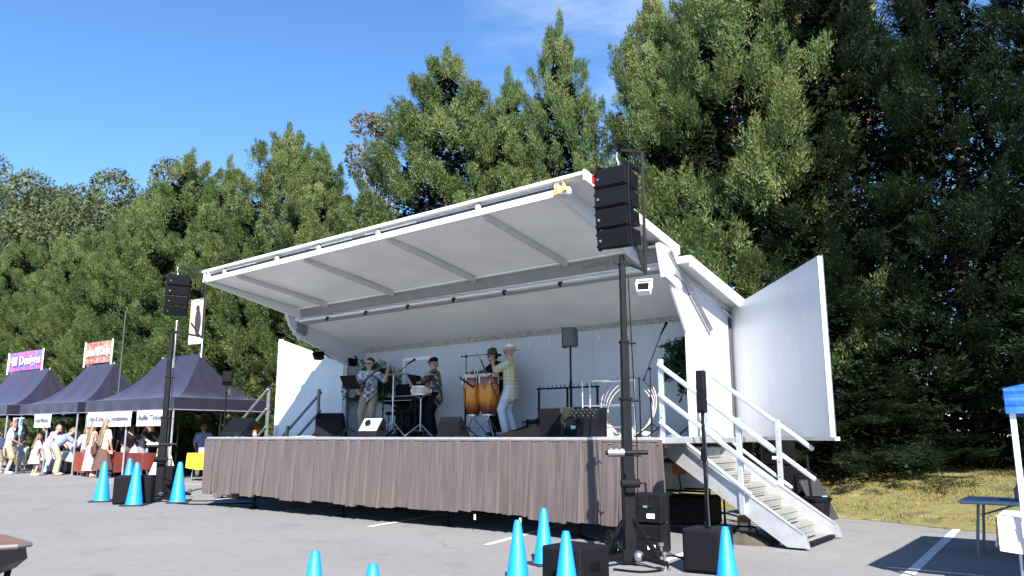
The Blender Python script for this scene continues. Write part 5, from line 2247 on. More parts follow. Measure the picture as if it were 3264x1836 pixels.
m.box((0, 0, .55), (.92, .14, 1.1), Euler((.04, 0, 0)), ch=.03)
m.build('shell', M_BLKCL, o)
m = MB()
m.path([(-.12, -.09, .8), (-.1, -.13, .86), (.1, -.13, .86), (.12, -.09, .8)], .012, 6)
m.build('handle', M_BLACK, o)
o = thing('stool', 'low black stool under the keyboard', 'stool', SD(2.45, 2.65), RZ)
m = MB()
m.box((0, 0, .46), (.5, .3, .07), ch=.02)
m.build('seat', M_BLKCL, o)
for x in (-.2, .2):
    for y in (-.11, .11):
        m = MB()
        m.tube((x, y, 0), (x * .9, y * .9, .44), .013)
        m.build('leg', M_BLACKM, o)


# guitars
def guitar(name, label, P, M3, L, bw, body_m, bass=False):
    """neck along local +x, face along local -y"""
    o = thing(name, label, 'guitar', P, 0)
    o.rotation_mode = 'QUATERNION'
    o.rotation_quaternion = M3.to_quaternion()
    pts = []
    for i in range(36):
        t = 2 * math.pi * i / 36
        r = bw * (.5 + .1 * math.cos(2 * t) - (.1 if abs(math.cos(t)) < .35 else 0) * 1.0)
        pts.append((math.cos(t) * r * 1.35 - bw * .55, -.04, math.sin(t) * r * (1.0 if math.cos(t) < 0 else .78)))
    m = MB()
    m.prism(pts, (0, .07 if not bass else .045, 0))
    m.build('body', body_m, o)
    m = MB()
    m.bar((-bw * .1, -.045, 0), (L, -.045, 0), .03, .045, .005)
    nk = m.build('neck', mat('rosewood', (.06, .035, .025), .5), o)
    m = MB()
    m.box((L + .07, -.045, 0), (.16, .02, .075), ch=.006)
    m.build('headstock', body_m, o)
    for k in range(4):
        m = MB()
        m.tube((L + .02 + .035 * k, -.045, -.05), (L + .02 + .035 * k, -.045, .05), .007, n=6)
        m.build('tuner', M_STEEL, o)
    m = MB()
    m.lathe([(bw * .15, 0), (bw * .15, .004)], (-bw * .3, -.045, 0), 16, Matrix.Rotation(R(90), 3, 'X'))
    m.build('sound_hole' if not bass else 'pickup', M_BLACK, o)
    return o


def axes(x, f):
    """x = neck direction, f = direction the face looks"""
    x = Vector(x).normalized()
    y = -Vector(f)
    y = (y - x * y.dot(x)).normalized()
    return Matrix((x, y, x.cross(y))).transposed()


fwd = -NDIR
guitar('bass_guitar', 'dark bass guitar held by the player at left', S(1.52, 2.5, DZ + 1.08), axes(UDIR * .93 - NDIR * .02 + Vector((0, 0, .52)), fwd), .68, .34, mat('black_lacquer', (.02, .018, .018), .2), True)
guitar('acoustic_guitar', 'small reddish brown guitar held by the player in the straw hat', S(4.86, 2.6, DZ + 1.06), axes(-UDIR * .3 - NDIR * .25 + Vector((0, 0, .9)), -UDIR * .75 - NDIR * .65), .38, .3, mat('mahogany', (.2, .06, .03), .25, var=.2))

# speaker on a tripod pole, amplifier and mixer, bag, hoops, rack, cart
o = thing('pole_speaker', 'small grey speaker on a tall black pole near the back wall', 'speaker', SD(6.5, 2.75), RZ + .15)
tripod(o, 0, .4, .5)
m = MB()
m.tube((0, 0, .3), (0, 0, .95), .024)
m.tube((0, 0, .9), (0, 0, 1.55), .017)
m.build('pole', M_BLACKM, o)
m = MB()
m.box((0, 0, 1.71), (.23, .2, .34), ch=.025)
m.build('cabinet', mat('grey_speaker', (.09, .09, .095), .5), o)
m = MB()
m.box((0, -.103, 1.71), (.2, .012, .3), ch=.005)
m.build('grille', MATS['grey_speaker'], o)
m = MB()
m.box((-.125, .02, 1.71), (.02, .17, .36), ch=.004)
m.build('side_panel', M_BLACK, o)
o = box_speaker('amplifier', 'grey amplifier box at the front right of the deck', SD(7.0, 1.55), RZ, .42, .36, .44, m_=mat('grey_amp', (.03, .029, .029), .7, spec=.2))
o = thing('mixer_rack', 'dark mixer rack full of knobs and leads beside the grey amplifier', 'mixer', SD(7.5, 1.6), RZ)
m = MB()
m.prism([(-.26, -.16, 0), (-.26, .18, 0), (-.26, .18, .44), (-.26, .02, .42), (-.26, -.16, .26)], (.52, 0, 0))
m.build('case', M_CHARC, o)
rnd = random.Random(3)
for i in range(6):
    for j in range(3):
        m = MB()
        y = -.13 + .05 * j
        m.tube((-.2 + .08 * i, y, .275 + (y + .16) * .89), (-.2 + .08 * i, y - .012, .295 + (y + .16) * .89), .012, n=7)
        m.build('knob', M_STEEL, o)
m = MB()
m.box((-.12, -.168, .14), (.09, .01, .05))
m.build('display', mat('cyan_display', (.2, .6, .55), .3), o)
for i in range(3):
    m = MB()
    x = -.05 + .12 * i
    m.path([(x, -.1, .36), (x + .03, -.2, .34), (x + .02, -.22, .15), (x + .06 * (i - 1), -.24, .02)], .007, 6)
    m.build('lead', M_BLACK, o)
o = thing('gig_bag', 'black gig bag slumped on the deck behind the grey amplifier', 'bag', SD(6.05, 2.2), RZ)
m = MB()
m.grid(lambda u, v: ((u - .5) * 1.1, (v - .5) * .36, (.12 + .26 * u ** 1.5) * max(0, math.sin(math.pi * min(1, u * .93 + .06))) ** .35 * max(0, math.sin(math.pi * v)) ** .5), 26, 12)
m.build('cloth', M_BLKCL, o, smooth=3.2, fixn=False)
m = MB()
m.path([(-.1, -.1, .2), (-.05, -.2, .24), (.15, -.2, .26), (.2, -.1, .3)], .012, 6)
m.build('strap', M_BLACK, o)
o = thing('coat_rack', 'dark low rail rack with hooks behind the gig bag', 'rack', SD(6.2, 3.1), RZ)
for x in (-.62, .0, .62):
    m = MB()
    m.bar((x, 0, 0), (x, 0, .86), .03, .03)
    m.build('post', M_BLACKM, o)
for z in (.86, .5, .3):
    m = MB()
    m.bar((-.66, 0, z), (.66, 0, z), .03, .03)
    m.build('rail', M_BLACKM, o)
for i in range(14):
    m = MB()
    m.tube((-.6 + .092 * i, 0, .87), (-.6 + .092 * i, 0, .92), .007, n=6)
    m.build('hook', M_BLACKM, o)
m = MB()
m.bar((-.3, -.02, .3), (-.05, -.02, .52), .02, .02)
m.build('brace', M_BLACKM, o)
o = thing('wire_cart', 'pale wire cart standing in front of the hoops', 'cart', SD(7.35, 2.55), RZ)
for x in (-.42, .42):
    for y in (-.12, .12):
        m = MB()
        m.tube((x, y, .03), (x, y, .92), .012)
        m.build('post', M_ALU, o)
for z in (.15, .5, .9):
    m = MB()
    m.path([(-.42, -.12, z), (.42, -.12, z), (.42, .12, z), (-.42, .12, z)], .009, 6, closed=True)
    m.build('shelf_frame', M_ALU, o)
for i, (c, off) in enumerate((((.4, .45, .25), 0), ((.3, .18, .42), .05), ((.4, .44, .4), .1), ((.45, .45, .26), .14))):
    r = .52 - .035 * i
    m = MB()
    pts = [(7.5 + r * math.cos(t), 2.95 + off * .3 + .08 * math.sin(t), r * math.sin(t) + r + .02) for t in np.linspace(0, 6.283, 49)[:-1]]
    m.path([S(p[0], p[1], DZ + p[2]) for p in pts], .009, 7, closed=True)
    nm = ('outermost pale yellow plastic hoop leaning at the back of the stage', 'purple plastic hoop inside the pale yellow one', 'grey green plastic hoop among the leaning hoops', 'innermost yellow plastic hoop of the leaning set')[i]
    tag(m.build('plastic_hoop', mat('hoop_%d' % i, c, .35), smooth=3.2), nm, 'hoop', 'plastic hoops leaning by the back wall')


# hanging green plants
def plant(label, P, h, spread, seed):
    o = thing('hanging_plant', label, 'plant', P, 0, 'artificial ivy on the stage walls')
    rng = np.random.default_rng(seed)
    stems = MB()
    V, F = [], []
    for s in range(13):
        a = rng.uniform(0, 6.28)
        p0 = Vector((0, 0, -h * rng.uniform(0, .5)))
        pts = [p0]
        for q in range(5):
            p0 = p0 + Vector((math.cos(a) * spread * .3, math.sin(a) * spread * .3, h * rng.uniform(-.18, .06)))
            pts.append(p0)
        stems.path(pts, .006, 5)
        for p in pts:
            for q in range(34):
                c = p + Vector(rng.normal(0, spread * .22, 3))
                d = Vector(rng.normal(0, 1, 3)).normalized()
                e = d.cross(Vector(rng.normal(0, 1, 3))).normalized()
                L = rng.uniform(.05, .1)
                k = len(V)
                V += [c, c + d * L * .5 + e * L * .3, c + d * L, c + d * L * .5 - e * L * .3]
                F.append((k, k + 1, k + 2, k + 3))
    stems.path([(0, 0, 0), (0, 0, -h)], .015, 6)
    stems.build('stem', M_BARK, o)
    lm = MB()
    lm.add(V, F)
    tag(lm.build('leaves', mat('ivy_leaf', (.02, .06, .022), .4, var=.4, trans=.15), o, fixn=False), kind='stuff')


plant('bushy green ivy behind the bass player', S(1.1, 3.3, 2.75), .8, .4, 1)
plant('tall green ivy hanging at the right end of the back wall', S(8.42, 3.25, 2.85), .9, .2, 2)

# small lamp on the left pole by the tents
o = thing('pole_speaker', 'small dark speaker on a thin stand left of the left stairs', 'speaker', (-7.3, 20.2, 0), .3)
tripod(o, 0, .45, .6)
m = MB()
m.tube((0, 0, .4), (0, 0, 2.55), .02)
m.build('pole', M_BLACKM, o)
m = MB()
m.box((0, 0, 2.75), (.24, .2, .36), ch=.03)
m.build('cabinet', M_CHARC, o)
m = MB()
m.box((0, -.104, 2.75), (.2, .012, .32), ch=.005)
m.build('grille', M_GRILL, o)
# papers on the deck edge
for k, (t, d, lb) in enumerate(((2.0, .3, 'white paper sheet lying on the deck edge at the left'), (2.35, .25, 'second white sheet on the deck edge, right of the first'))):
    m = MB()
    m.grid(lambda u, v: (u * .3, v * .22, .004 + .012 * math.sin(u * 3 + k) * v), 6, 3)
    p = m.build('paper_sheet', M_WHITE, fixn=False)
    p.location = SD(t, d)
    p.rotation_euler = (0, 0, RZ + .2 * k)
    tag(p, lb, 'paper')
o = thing('drink_can', 'small orange and white can on the deck by the left monitor', 'can', SD(.95, .35), RZ)
m = MB()
m.lathe([(.028, 0), (.034, .006), (.034, .115), (.028, .12)], n=16)
m.build('can_body', mat('orange_can', (.7, .2, .03), .3, metal=.3), o, smooth=.6)
m = MB()
m.lathe([(.0345, .03), (.0345, .07)], n=16, cap=False)
m.build('can_label', M_WHITE, o)
# ---------------------------------------------------------------- pop-up tents at left
M_TENT = mat('dark_purple_canvas', (0.013, 0.0105, 0.024), 0.5, var=0.12, scale=3, bump=.2, bscale=60, sheen=.55)
M_TENT.node_tree.nodes['Principled BSDF'].inputs['Sheen Tint'].default_value = (.72, .7, 1, 1)
M_TENT.node_tree.nodes['Principled BSDF'].inputs['Sheen Roughness'].default_value = .35
M_TLEG = mat('tent_leg', (.42, .42, .44), .4, metal=.6)


def tent(label, P, L, W, zE, zV, zP, ridge, group='dark purple pop-up tents'):
    """P: front right corner; local +x to the right, y back. footprint x -L..0, y 0..W"""
    o = thing('pop_up_tent', label, 'tent', P, RZ, group)
    rx0, rx1 = -L / 2 - ridge / 2, -L / 2 + ridge / 2
    ry = W / 2
    m = MB()

    def loft(a, b, r0, r1, nrm, nu=16, nv=10):
        """eave a->b up to ridge r0->r1, sagging inward"""
        a, b, r0, r1 = map(Vector, (a, b, r0, r1))

        def fn(u, v):
            e = a.lerp(b, u)
            q = r0.lerp(r1, u)
            p = e.lerp(q, v)
            p.z = e.z + (q.z - e.z) * (v ** 1.95) - .05 * math.sin(math.pi * u) * (1 - v) * 1.0 * math.sin(math.pi * min(1, v * 1.2 + .05))
            p.z += .012 * math.sin(u * 17 + v * 5) * math.sin(math.pi * v)
            return p
        m.grid(fn, nu, nv)
    E = [(-L, 0, zE), (0, 0, zE), (0, W, zE), (-L, W, zE)]
    A, B = (rx0, ry, zP), (rx1, ry, zP)
    loft(E[0], E[1], A, B, None)
    loft(E[1], E[2], B, B, None)
    loft(E[2], E[3], B, A, None)
    loft(E[3], E[0], A, A, None)
    m.build('roof', M_TENT, o, smooth=.5, fixn=False)
    for i in range(4):
        a, b = Vector(E[i]), Vector(E[(i + 1) % 4])
        nn = (b - a).normalized().cross(Vector((0, 0, 1)))
        v = MB()
        v.grid(lambda u, w: a.lerp(b, u) + nn * (.012 + .012 * math.sin(u * 31 + i) * w) + Vector((0, 0, -(zE - zV) * w + .012 * math.sin(u * 19) * w)), 30, 4)
        v.build('valance', M_TENT, o, fixn=False)
        v = MB()
        v.bar(a + nn * .03 + Vector((0, 0, zV - zE + .03)), b + nn * .03 + Vector((0, 0, zV - zE + .03)), .006, .025)
        v.build('hem_strip', mat('hem_pale', (.2, .18, .24), .7), o)
    legs = [(-.05, .05), (-L + .05, .05), (-.05, W - .05), (-L + .05, W - .05)]
    if L > 4:
        legs += [(-L / 2, .05), (-L / 2, W - .05)]
    for x, y in legs:
        v = MB()
        v.box((x, y, zE / 2), (.045, .045, zE - .04), ch=.006)
        lg = v.build('leg', M_TLEG, o)
        v = MB()
        v.box((x, y, .012), (.12, .12, .02), ch=.004)
        v.build('foot', M_TLEG, lg)
    for y in (.05, W - .05):
        v = MB()
        n = 4
        for i in range(n):
            xa, xb = -L * i / n, -L * (i + 1) / n
            v.bar((xa, y, zE - .08), (xb, y, zE - .42), .02, .03)
            v.bar((xa, y, zE - .42), (xb, y, zE - .08), .02, .03)
        v.build('scissor_truss', M_TLEG, o)
    for x in (rx0, rx1):
        v = MB()
        v.tube((x, ry, zP - .7), (x, ry, zP + .02), .025)
        v.build('peak_pole', M_TLEG, o)
    return o


T3 = Vector((-10.0, 23.4, 0))
T2 = T3 - UDIR * 5.75 - NDIR * .1
T1 = T2 - UDIR * 4.75 - NDIR * .35
tent('nearest dark purple tent with the concession signs', T3, 5.4, 3.4, 2.44, 2.05, 3.95, 2.3)
tent('middle dark purple tent under the red banner', T2, 4.5, 3.4, 2.44, 2.05, 3.95, 2.0)
tent('leftmost dark purple tent under the pink and blue banner', T1, 5.4, 3.4, 2.44, 2.05, 3.95, 3.6)


def banner(name, label, c, w, h, rz, m_, text, tcol, size, sag=.02, posts=True, cat='banner', tw=None, parts=()):
    """flat cloth sign, face towards local -y, centre c"""
    o = thing(name, label, cat, c, rz)
    mb = MB()
    mb.grid(lambda u, v: ((u - .5) * w, sag * math.sin(u * 9) + sag * .6 * math.sin(v * 5 + u * 3), (v - .5) * h), 24, 6)
    sh = mb.build('cloth', m_, o, smooth=3.2, fixn=False)
    if posts:
        for x in (-w / 2, w / 2):
            mb = MB()
            mb.tube((x, 0, -h / 2 - .12), (x, 0, h / 2 + .03), .03)
            mb.build('post', M_WHITE, o)
    for (tx, x, z, sz, ww, tm) in text:
        text_mesh('lettering', tx, sz, tm, o, Matrix.Translation((x, -sag * 2 - .012, z)) @ Matrix.Rotation(R(90), 4, 'X'), width=ww, bold=sz * .018)
    return o


M_BAN1 = pattern('banner_pink_blue', [(.1, .2, .75), (.45, .15, .6), (.75, .12, .4), (.2, .1, .6), (.1, .35, .8)], 1.7, .55, 'noise', .2)
M_BAN2 = pattern('banner_red_teal', [(.15, .28, .3), (.5, .06, .03), (.35, .3, .28), (.62, .12, .04), (.4, .38, .36)], 2.6, .55, 'noise', .2)
M_LETW = mat('letter_white', (.85, .8, .85), .5)
M_LETD = mat('letter_dark', (.06, .06, .1), .6)
M_LETR = mat('letter_plum', (.2, .05, .12), .6)
M_SIGN = mat('sign_white', (.82, .82, .85), .55, var=.04, trans=.2)


def tloc(T, x, y, z):
    return T + UDIR * x + NDIR * y + Vector((0, 0, z))


banner('pink_blue_banner', 'pink and blue banner with white lettering on the leftmost tent ridge', tloc(T1, -3.3, 1.7, 4.38), 3.3, .78, RZ, M_BAN1, [('Hill', -1.05, 0, .5, .75, M_LETW), ('Designs', .55, 0, .5, 1.95, M_LETW)], None, .4)
banner('red_banner', 'red and teal banner with white lettering on the middle tent ridge', tloc(T2, -2.55, 1.7, 4.42), 2.1, .82, RZ, M_BAN2, [('Turkes Hill Design', 0, .02, .46, 1.95, M_LETW)], None, .4)
for x, w, txt, lb, T in ((-4.42, 1.25, 'Chips & Soda', 'white sign for chips and soda hanging from the nearest tent', T3),
                         (-2.98, 1.5, 'Concessions', 'white sign reading Concessions on the nearest tent', T3),
                         (-1.02, 1.75, 'Raffle Tickers', 'white raffle sign on the nearest tent, behind the tower', T3),
                         (-2.4, 1.3, 'Used Books', 'white sign with faint lettering on the middle tent', T2)):
    banner('hanging_sign', lb, tloc(T, x, -.07, 1.83), w, .46, RZ, M_SIGN, [(txt, 0, .02, .22, w * .82, M_LETD)], None, .2, .012, False, 'sign')
for x, lb in ((-4.2, 'blue and white cloth hung at the left of the middle tent'), (-3.95, 'long blue cloth hung beside the first at the middle tent')):
    o = thing('hanging_cloth', lb, 'cloth', tloc(T2, x - .1 + (0 if x > -4 else -.25), -.1, 1.72), RZ)
    m = MB()
    hh = .6 if x > -4 else .42
    m.grid(lambda u, v: ((u - .5) * (.42 - .12 * v), .03 * math.sin(u * 11), .22 - v * hh), 12, 6)
    m.build('fabric', pattern('blue_print', [(.1, .3, .6), (.5, .6, .7), (.05, .1, .45), (.2, .55, .6)], 7, .7), o, smooth=3.2, fixn=False)
    m = MB()
    m.bar((-.22, 0, .23), (.22, 0, .23), .012, .02)
    m.build('hanger', M_WHITE, o)

# tall flag banner on the nearest tent (plain figure shape)
o = thing('flag_banner', 'upright orange and white flag with a dark figure above the nearest tent', 'flag', tloc(T3, -1.5, 1.7, 3.9), RZ)
m = MB()
m.tube((0, 0, -.1), (0, 0, 1.95), .026)
m.build('pole', M_ALU, o)
m = MB()
m.grid(lambda u, v: (-.02 - u * .84, .02 * math.sin(u * 7), .4 + v * 1.5), 10, 14)
fl = m.build('cloth', pattern('flag_print', [(.75, .74, .74), (.78, .6, .35), (.8, .7, .5), (.72, .4, .16), (.78, .77, .76)], 1.6, .6, 'noise', .25), o, smooth=3.2, fixn=False)
m = MB()
m.prism([(-.33 + .17 * math.cos(t) * (1 if t < math.pi else .9), -.03, 1.12 + .46 * math.sin(t)) for t in np.linspace(0, 6.283, 22)[:-1]], (0, .005, 0))
m.prism([(-.36 + .1 * math.cos(t), -.034, 1.6 + .11 * math.sin(t)) for t in np.linspace(0, 6.283, 14)[:-1]], (0, .005, 0))
m.prism([(-.3, -.032, .7), (-.26, -.032, .7), (-.26, -.032, .48), (-.3, -.032, .48)], (0, .005, 0))
m.build('figure_print', mat('print_dark', (.03, .025, .045), .7), fl)
m = MB()
m.grid(lambda u, v: (-.04 - u * .8, .02 * math.sin(u * 7) - .012, .44 + v * .36), 8, 3)
m.build('lower_print', mat('print_white', (.75, .74, .76), .6), fl, fixn=False)
m = MB()
m.bar((.0, 0, 1.91), (-.88, 0, 1.91), .02, .02)
m.build('cross_bar', M_ALU, o)

# slim dark poles behind the tents
for i, (P, h, lb) in enumerate((((-13.75, 27.6, 0), 5.7, 'slim dark green pole rising behind the middle tent'), ((-11.3, 26.2, 0), 5.1, 'slim pole behind the left ridge end of the nearest tent'))):
    o = thing('slim_pole', lb, 'pole', P, 0)
    m = MB()
    m.tube((0, 0, 0), (0, 0, h * .75), .035)
    m.tube((0, 0, h * .72), (0, 0, h), .025)
    m.build('shaft', mat('dark_green_paint', (.03, .05, .04), .5) if i == 0 else M_TLEG, o)
    m = MB()
    m.ball((0, 0, h), .035, 8, 6)
    m.build('cap', M_WHITE if i else M_BLACKM, o)


# tables and goods
def cloth_table(name, label, P, rz, w, d, h, m_, drop, top=None):
    o = thing(name, label, 'table', P, rz)
    m = MB()
    m.box((0, 0, h - .02), (w, d, .035), ch=.008)
    m.build('table_top', top or M_WHITE, o)
    for x in (-w * .42, w * .42):
        m = MB()
        m.path([(x, -d * .4, 0), (x, -d * .3, h - .04), (x, d * .3, h - .04), (x, d * .4, 0)], .014, 7)
        m.build('leg_frame', M_STEEL, o)
    m = MB()

    def fn(u, v):
        # around the perimeter u, down v
        per = 2 * (w + d)
        s = u * per
        e = .012 + .03 * v
        if s < w:
            x, y, nx, ny = -w / 2 + s, -d / 2, 0, -1
        elif s < w + d:
            x, y, nx, ny = w / 2, -d / 2 + s - w, 1, 0
        elif s < 2 * w + d:
            x, y, nx, ny = w / 2 - (s - w - d), d / 2, 0, 1
        else:
            x, y, nx, ny = -w / 2, d / 2 - (s - 2 * w - d), -1, 0
        wav = .018 * math.sin(s * 14) * v
        return Vector((x + nx * (e + wav), y + ny * (e + wav), h + .004 - v * drop * (1 + .12 * math.sin(s * 2.3))))
    m.grid(fn, 120, 5)
    m.add([(-w / 2 - .012, -d / 2 - .012, h + .004), (w / 2 + .012, -d / 2 - .012, h + .004), (w / 2 + .012, d / 2 + .012, h + .004), (-w / 2 - .012, d / 2 + .012, h + .004)], [(0, 1, 2, 3)])
    m.build('tablecloth', m_, o, fixn=False)
    return o


M_RED = mat('red_cloth', (.1, .011, .007), .8, var=.15)
M_YEL = mat('yellow_cloth', (.72, .48, .02), .75, var=.08)
cloth_table('cloth_table', 'table with a dark red cloth under the nearest tent', tloc(T3, -2.9, .55, 0), RZ, 2.2, .75, .78, M_RED, .55)
cloth_table('cloth_table', 'table with an orange red cloth at the left of the nearest tent', tloc(T3, -5.0, .35, 0), RZ, 1.5, .75, .78, mat('orange_red_cloth', (.18, .028, .012), .8), .6)
cloth_table('cloth_table', 'table with a bright yellow cloth left of the stage', tloc(T3, .9, 1.0, 0), RZ, 1.9, .8, .8, M_YEL, .42)
cloth_table('cloth_table', 'white topped table behind the crowd at the middle tent', tloc(T2, -2.2, .7, 0), RZ, 3.6, .75, .76, mat('grey_cloth', (.3, .3, .33), .8), .3)
rnd = random.Random(21)
goods = [('bottle', (.7, .7, .72)), ('jar', (.5, .12, .05)), ('bag', (.75, .6, .45)), ('box', (.7, .65, .6)), ('bottle', (.2, .25, .5))]


def small_good(kind, col, P, label, k):
    o = thing('small_' + kind, label, kind, P, rnd.uniform(0, 3), 'goods on the stall tables')
    m_ = mat('good_%d' % k, col, .5)
    m = MB()
    if kind in ('bottle', 'jar'):
        h = .2 if kind == 'bottle' else .13
        m.lathe([(.035, 0), (.042, .01), (.042, h * .65), (.018, h * .82), (.018, h)], n=12)
        m.build('vessel', m_, o, smooth=.7)
        m = MB()
        m.lathe([(.02, h), (.02, h + .02)], n=10)
        m.build('lid', M_WHITE, o)
    elif kind == 'box':
        m.box((0, 0, .08), (.26, .18, .16), ch=.006)
        m.build('carton', m_, o)
        m = MB()
        m.box((0, -.092, .08), (.16, .004, .08))
        m.build('paper_label', M_WHITE, o)
    else:
        m.grid(lambda u, v: ((u - .5) * .34, (v - .5) * .26, .2 * max(0, math.sin(math.pi * u) * math.sin(math.pi * v)) ** .6 + .02 * math.sin(u * 12 + v * 9) * math.sin(math.pi * u) * math.sin(math.pi * v)), 12, 10)
        m.build('wrap', m_, o, smooth=3.2, fixn=False)
        m = MB()
        m.tube((0, 0, .19), (.02, 0, .27), .02, .035, 8)
        m.build('tied_neck', m_, o)


GL = ['white bottle at the left end of the dark red table', 'reddish jar beside the bottle on the dark red table', 'pale bread bag in the middle of the dark red table', 'small carton at the right of the dark red table', 'blue bottle at the right end of the dark red table',
      'grey carton at the left end of the yellow table', 'red jar on the yellow table', 'pale wrapped bundle on the yellow table', 'cream bag piled at the right of the yellow table', 'white bottle in the middle of the yellow table']
for i in range(5):
    k, c = goods[i]
    small_good(k, c, tloc(T3, -3.7 + .38 * i, .5 + .1 * (i % 2), .786), GL[i], i)
for i, (k, c, x) in enumerate((('box', (.3, .3, .33), .2), ('jar', (.5, .04, .06), .62), ('bag', (.6, .58, .7), .85), ('bag', (.75, .65, .5), 1.5), ('bottle', (.7, .7, .7), 1.15))):
    small_good(k, c, tloc(T3, x, .95, .806), GL[5 + i], 10 + i)
o = thing('red_bouquet', 'bunch of red and pale balloons of yarn on the yellow table', 'decoration', tloc(T3, .68, 1.15, .806), 0)
m = MB()
for q in range(9):
    m.ball((rnd.uniform(-.13, .13), rnd.uniform(-.1, .1), .22 + rnd.uniform(-.05, .12)), .085, 10, 7)
fuse(m, 'red_heads', mat('bouquet_red', (.6, .03, .07), .6), o, .02)
m = MB()
m.lathe([(.06, 0), (.07, .12), (.08, .16)], n=14)
m.build('pot', M_WHITE, o, smooth=.7)
# folded white A-frame boards
o = thing('sandwich_board', 'white folding sandwich board at the right front leg of the nearest tent', 'sign', (-10.55, 24.3, 0), RZ - .2)
for s in (-1, 1):
    m = MB()
    m.box((0, .18 * s, .5), (.6, .03, 1.05), Euler((R(-18 * -s), 0, 0)), ch=.01)
    b = m.build('board', M_WHITE, o)
    m = MB()
    m.box((0, .18 * s - .02, .55), (.42, .012, .3), Euler((R(-18 * -s), 0, 0)))
    m.build('notice', mat('notice_grey', (.5, .5, .53), .7), b)
m = MB()
m.tube((-.3, 0, 1.0), (.3, 0, 1.0), .015)
m.build('hinge', M_STEEL, o)

# ---------------------------------------------------------------- visitors at the stalls
GP = 'visitors at the stalls'
C = lambda r, g, b, n: mat(n, (r * .72, g * .72, b * .72), .85, var=.16)
V = dict(vox=.017, group=GP)
AW = RZ        # facing the stalls (away from the stage front) = +NDIR
person('man in a grey tee and tan shorts at the left edge', (-17.55, 27.9, 0), AW - .35, 1.76, lean=.05, shirt=C(.5, .52, .5, 'tee_grey'), trousers=C(.5, .36, .2, 'tan_shorts'), tlen=.5, hair=M_BHAIR, hands={1: ((.14, .26, .98), (1, -.4, -.8)), -1: ((-.16, .2, .86), (-1, -.4, -.8))}, shoe=M_SHOEW, head=(0, .3), **V)
person('dark haired woman in a black top with white sleeves behind the children', (-18.4, 29.6, 0), AW + math.pi, 1.66, lean=.1, shirt=C(.04, .04, .05, 'black_top'), trousers=C(.1, .12, .2, 'navy_jeans'), hair=M_DHAIR, hairlen=.3, shades=True, hands={1: ((.1, .35, 1.0), (1, 0, -.5)), -1: ((-.1, .35, 1.0), (-1, 0, -.5))}, **V)
person('small child in a grey shirt crouching by the man in shorts', (-17.6, 28.8, 0), AW + 1.0, 1.2, lean=.45, crouch=.08, shirt=C(.34, .33, .3, 'child_grey'), trousers=C(.42, .38, .34, 'child_shorts'), tlen=.5, hair=M_BHAIR, hands={1: ((.1, .5, .75), (1, 0, -.4)), -1: ((-.1, .5, .75), (-1, 0, -.4))}, shoe=M_SHOEW, **V)
person('girl with long brown hair in a white and pink dress', (-15.95, 26.8, 0), AW - .1, 1.32, lean=.16, shirt=C(.8, .62, .68, 'pink_white_top'), skirt=(C(.78, .7, .74, 'white_dress'), .42, .26), hair=M_BHAIR, hairlen=.42, hands={1: ((.16, .3, .8), (1, 0, -.6)), -1: ((-.16, .28, .78), (-1, 0, -.6))}, shoe=M_SHOEW, **V)
person('white haired person in a dark grey shirt between the stalls', (-17.9, 30.7, 0), AW + .4, 1.72, lean=.18, shirt=C(.17, .16, .17, 'dark_grey_shirt'), trousers=C(.1, .1, .12, 'dark_trousers'), hair=M_GHAIR, **V)
person('man in a pink plaid shirt and pale jeans leaning over the table', (-16.3, 28.2, 0), AW - .9, 1.72, lean=.5, shirt=pattern('pink_plaid', [(.62, .42, .5), (.5, .34, .46), (.68, .55, .6)], 18, .85, 'check'), sleeve=1.6, trousers=C(.55, .58, .68, 'pale_jeans'), hair=M_GHAIR, hands={1: ((.1, .65, .85), (1, 0, .2)), -1: ((-.1, .65, .85), (-1, 0, .2))}, **V)
person('man in a blue grey shirt and khaki trousers bending forward', (-15.45, 27.2, 0), AW - .35, 1.74, lean=.8, bulk=1.2, shirt=C(.24, .29, .46, 'blue_grey_shirt'), trousers=M_KHAKI, hair=M_BHAIR, hands={1: ((.2, .6, .82), (1, 0, .2)), -1: ((-.2, .6, .82), (-1, 0, .2))}, feet={-1: (-.2, 0), 1: (.2, .03)}, shoe=C(.5, .42, .3, 'sand_shoe'), **V)
person('person in a white and lilac blouse bending over the orange red table', (-14.75, 27.15, 0), AW - .7, 1.64, lean=.62, shirt=C(.66, .6, .74, 'lilac_blouse'), sleeve=1.5, trousers=C(.04, .04, .1, 'dark_navy'), hair=M_DHAIR, hands={1: ((.1, .6, .85), (1, 0, .2)), -1: ((-.1, .6, .85), (-1, 0, .2))}, **V)
person('woman with long fair hair and a pink skirt with a dark bag', (-13.75, 26.15, 0), AW - .1, 1.66, lean=.05, shirt=C(.55, .36, .3, 'tan_top'), skirt=(C(.75, .45, .55, 'pink_skirt'), .72, .25), hair=M_LHAIR, hairlen=.5, hands={1: ((.12, .22, .95), (1, -.4, -.8))}, shoe=C(.6, .42, .3, 'sandal'), **V)
person('woman with long light brown hair and a brown pleated skirt', (-13.0, 25.5, 0), AW + .05, 1.72, lean=.02, shirt=C(.6, .52, .42, 'cream_top'), skirt=(C(.12, .06, .05, 'brown_skirt'), .68, .33), hair=M_LHAIR, hairlen=.62, hands={-1: ((-.16, .2, .95), (-1, -.4, -.8)), 1: ((.22, .12, .85), (1, -.4, -.8))}, shoe=C(.35, .2, .14, 'brown_sandal'), **V)
person('stall keeper in a dark cap and black shirt at the orange red table', tloc(T3, -5.2, 1.3, 0), AW + math.pi, 1.74, lean=.2, shirt=C(.02, .02, .025, 'stall_black'), trousers=M_BLKCL, hat=('cap', M_BLKCL, None), hair=M_DHAIR, **V)
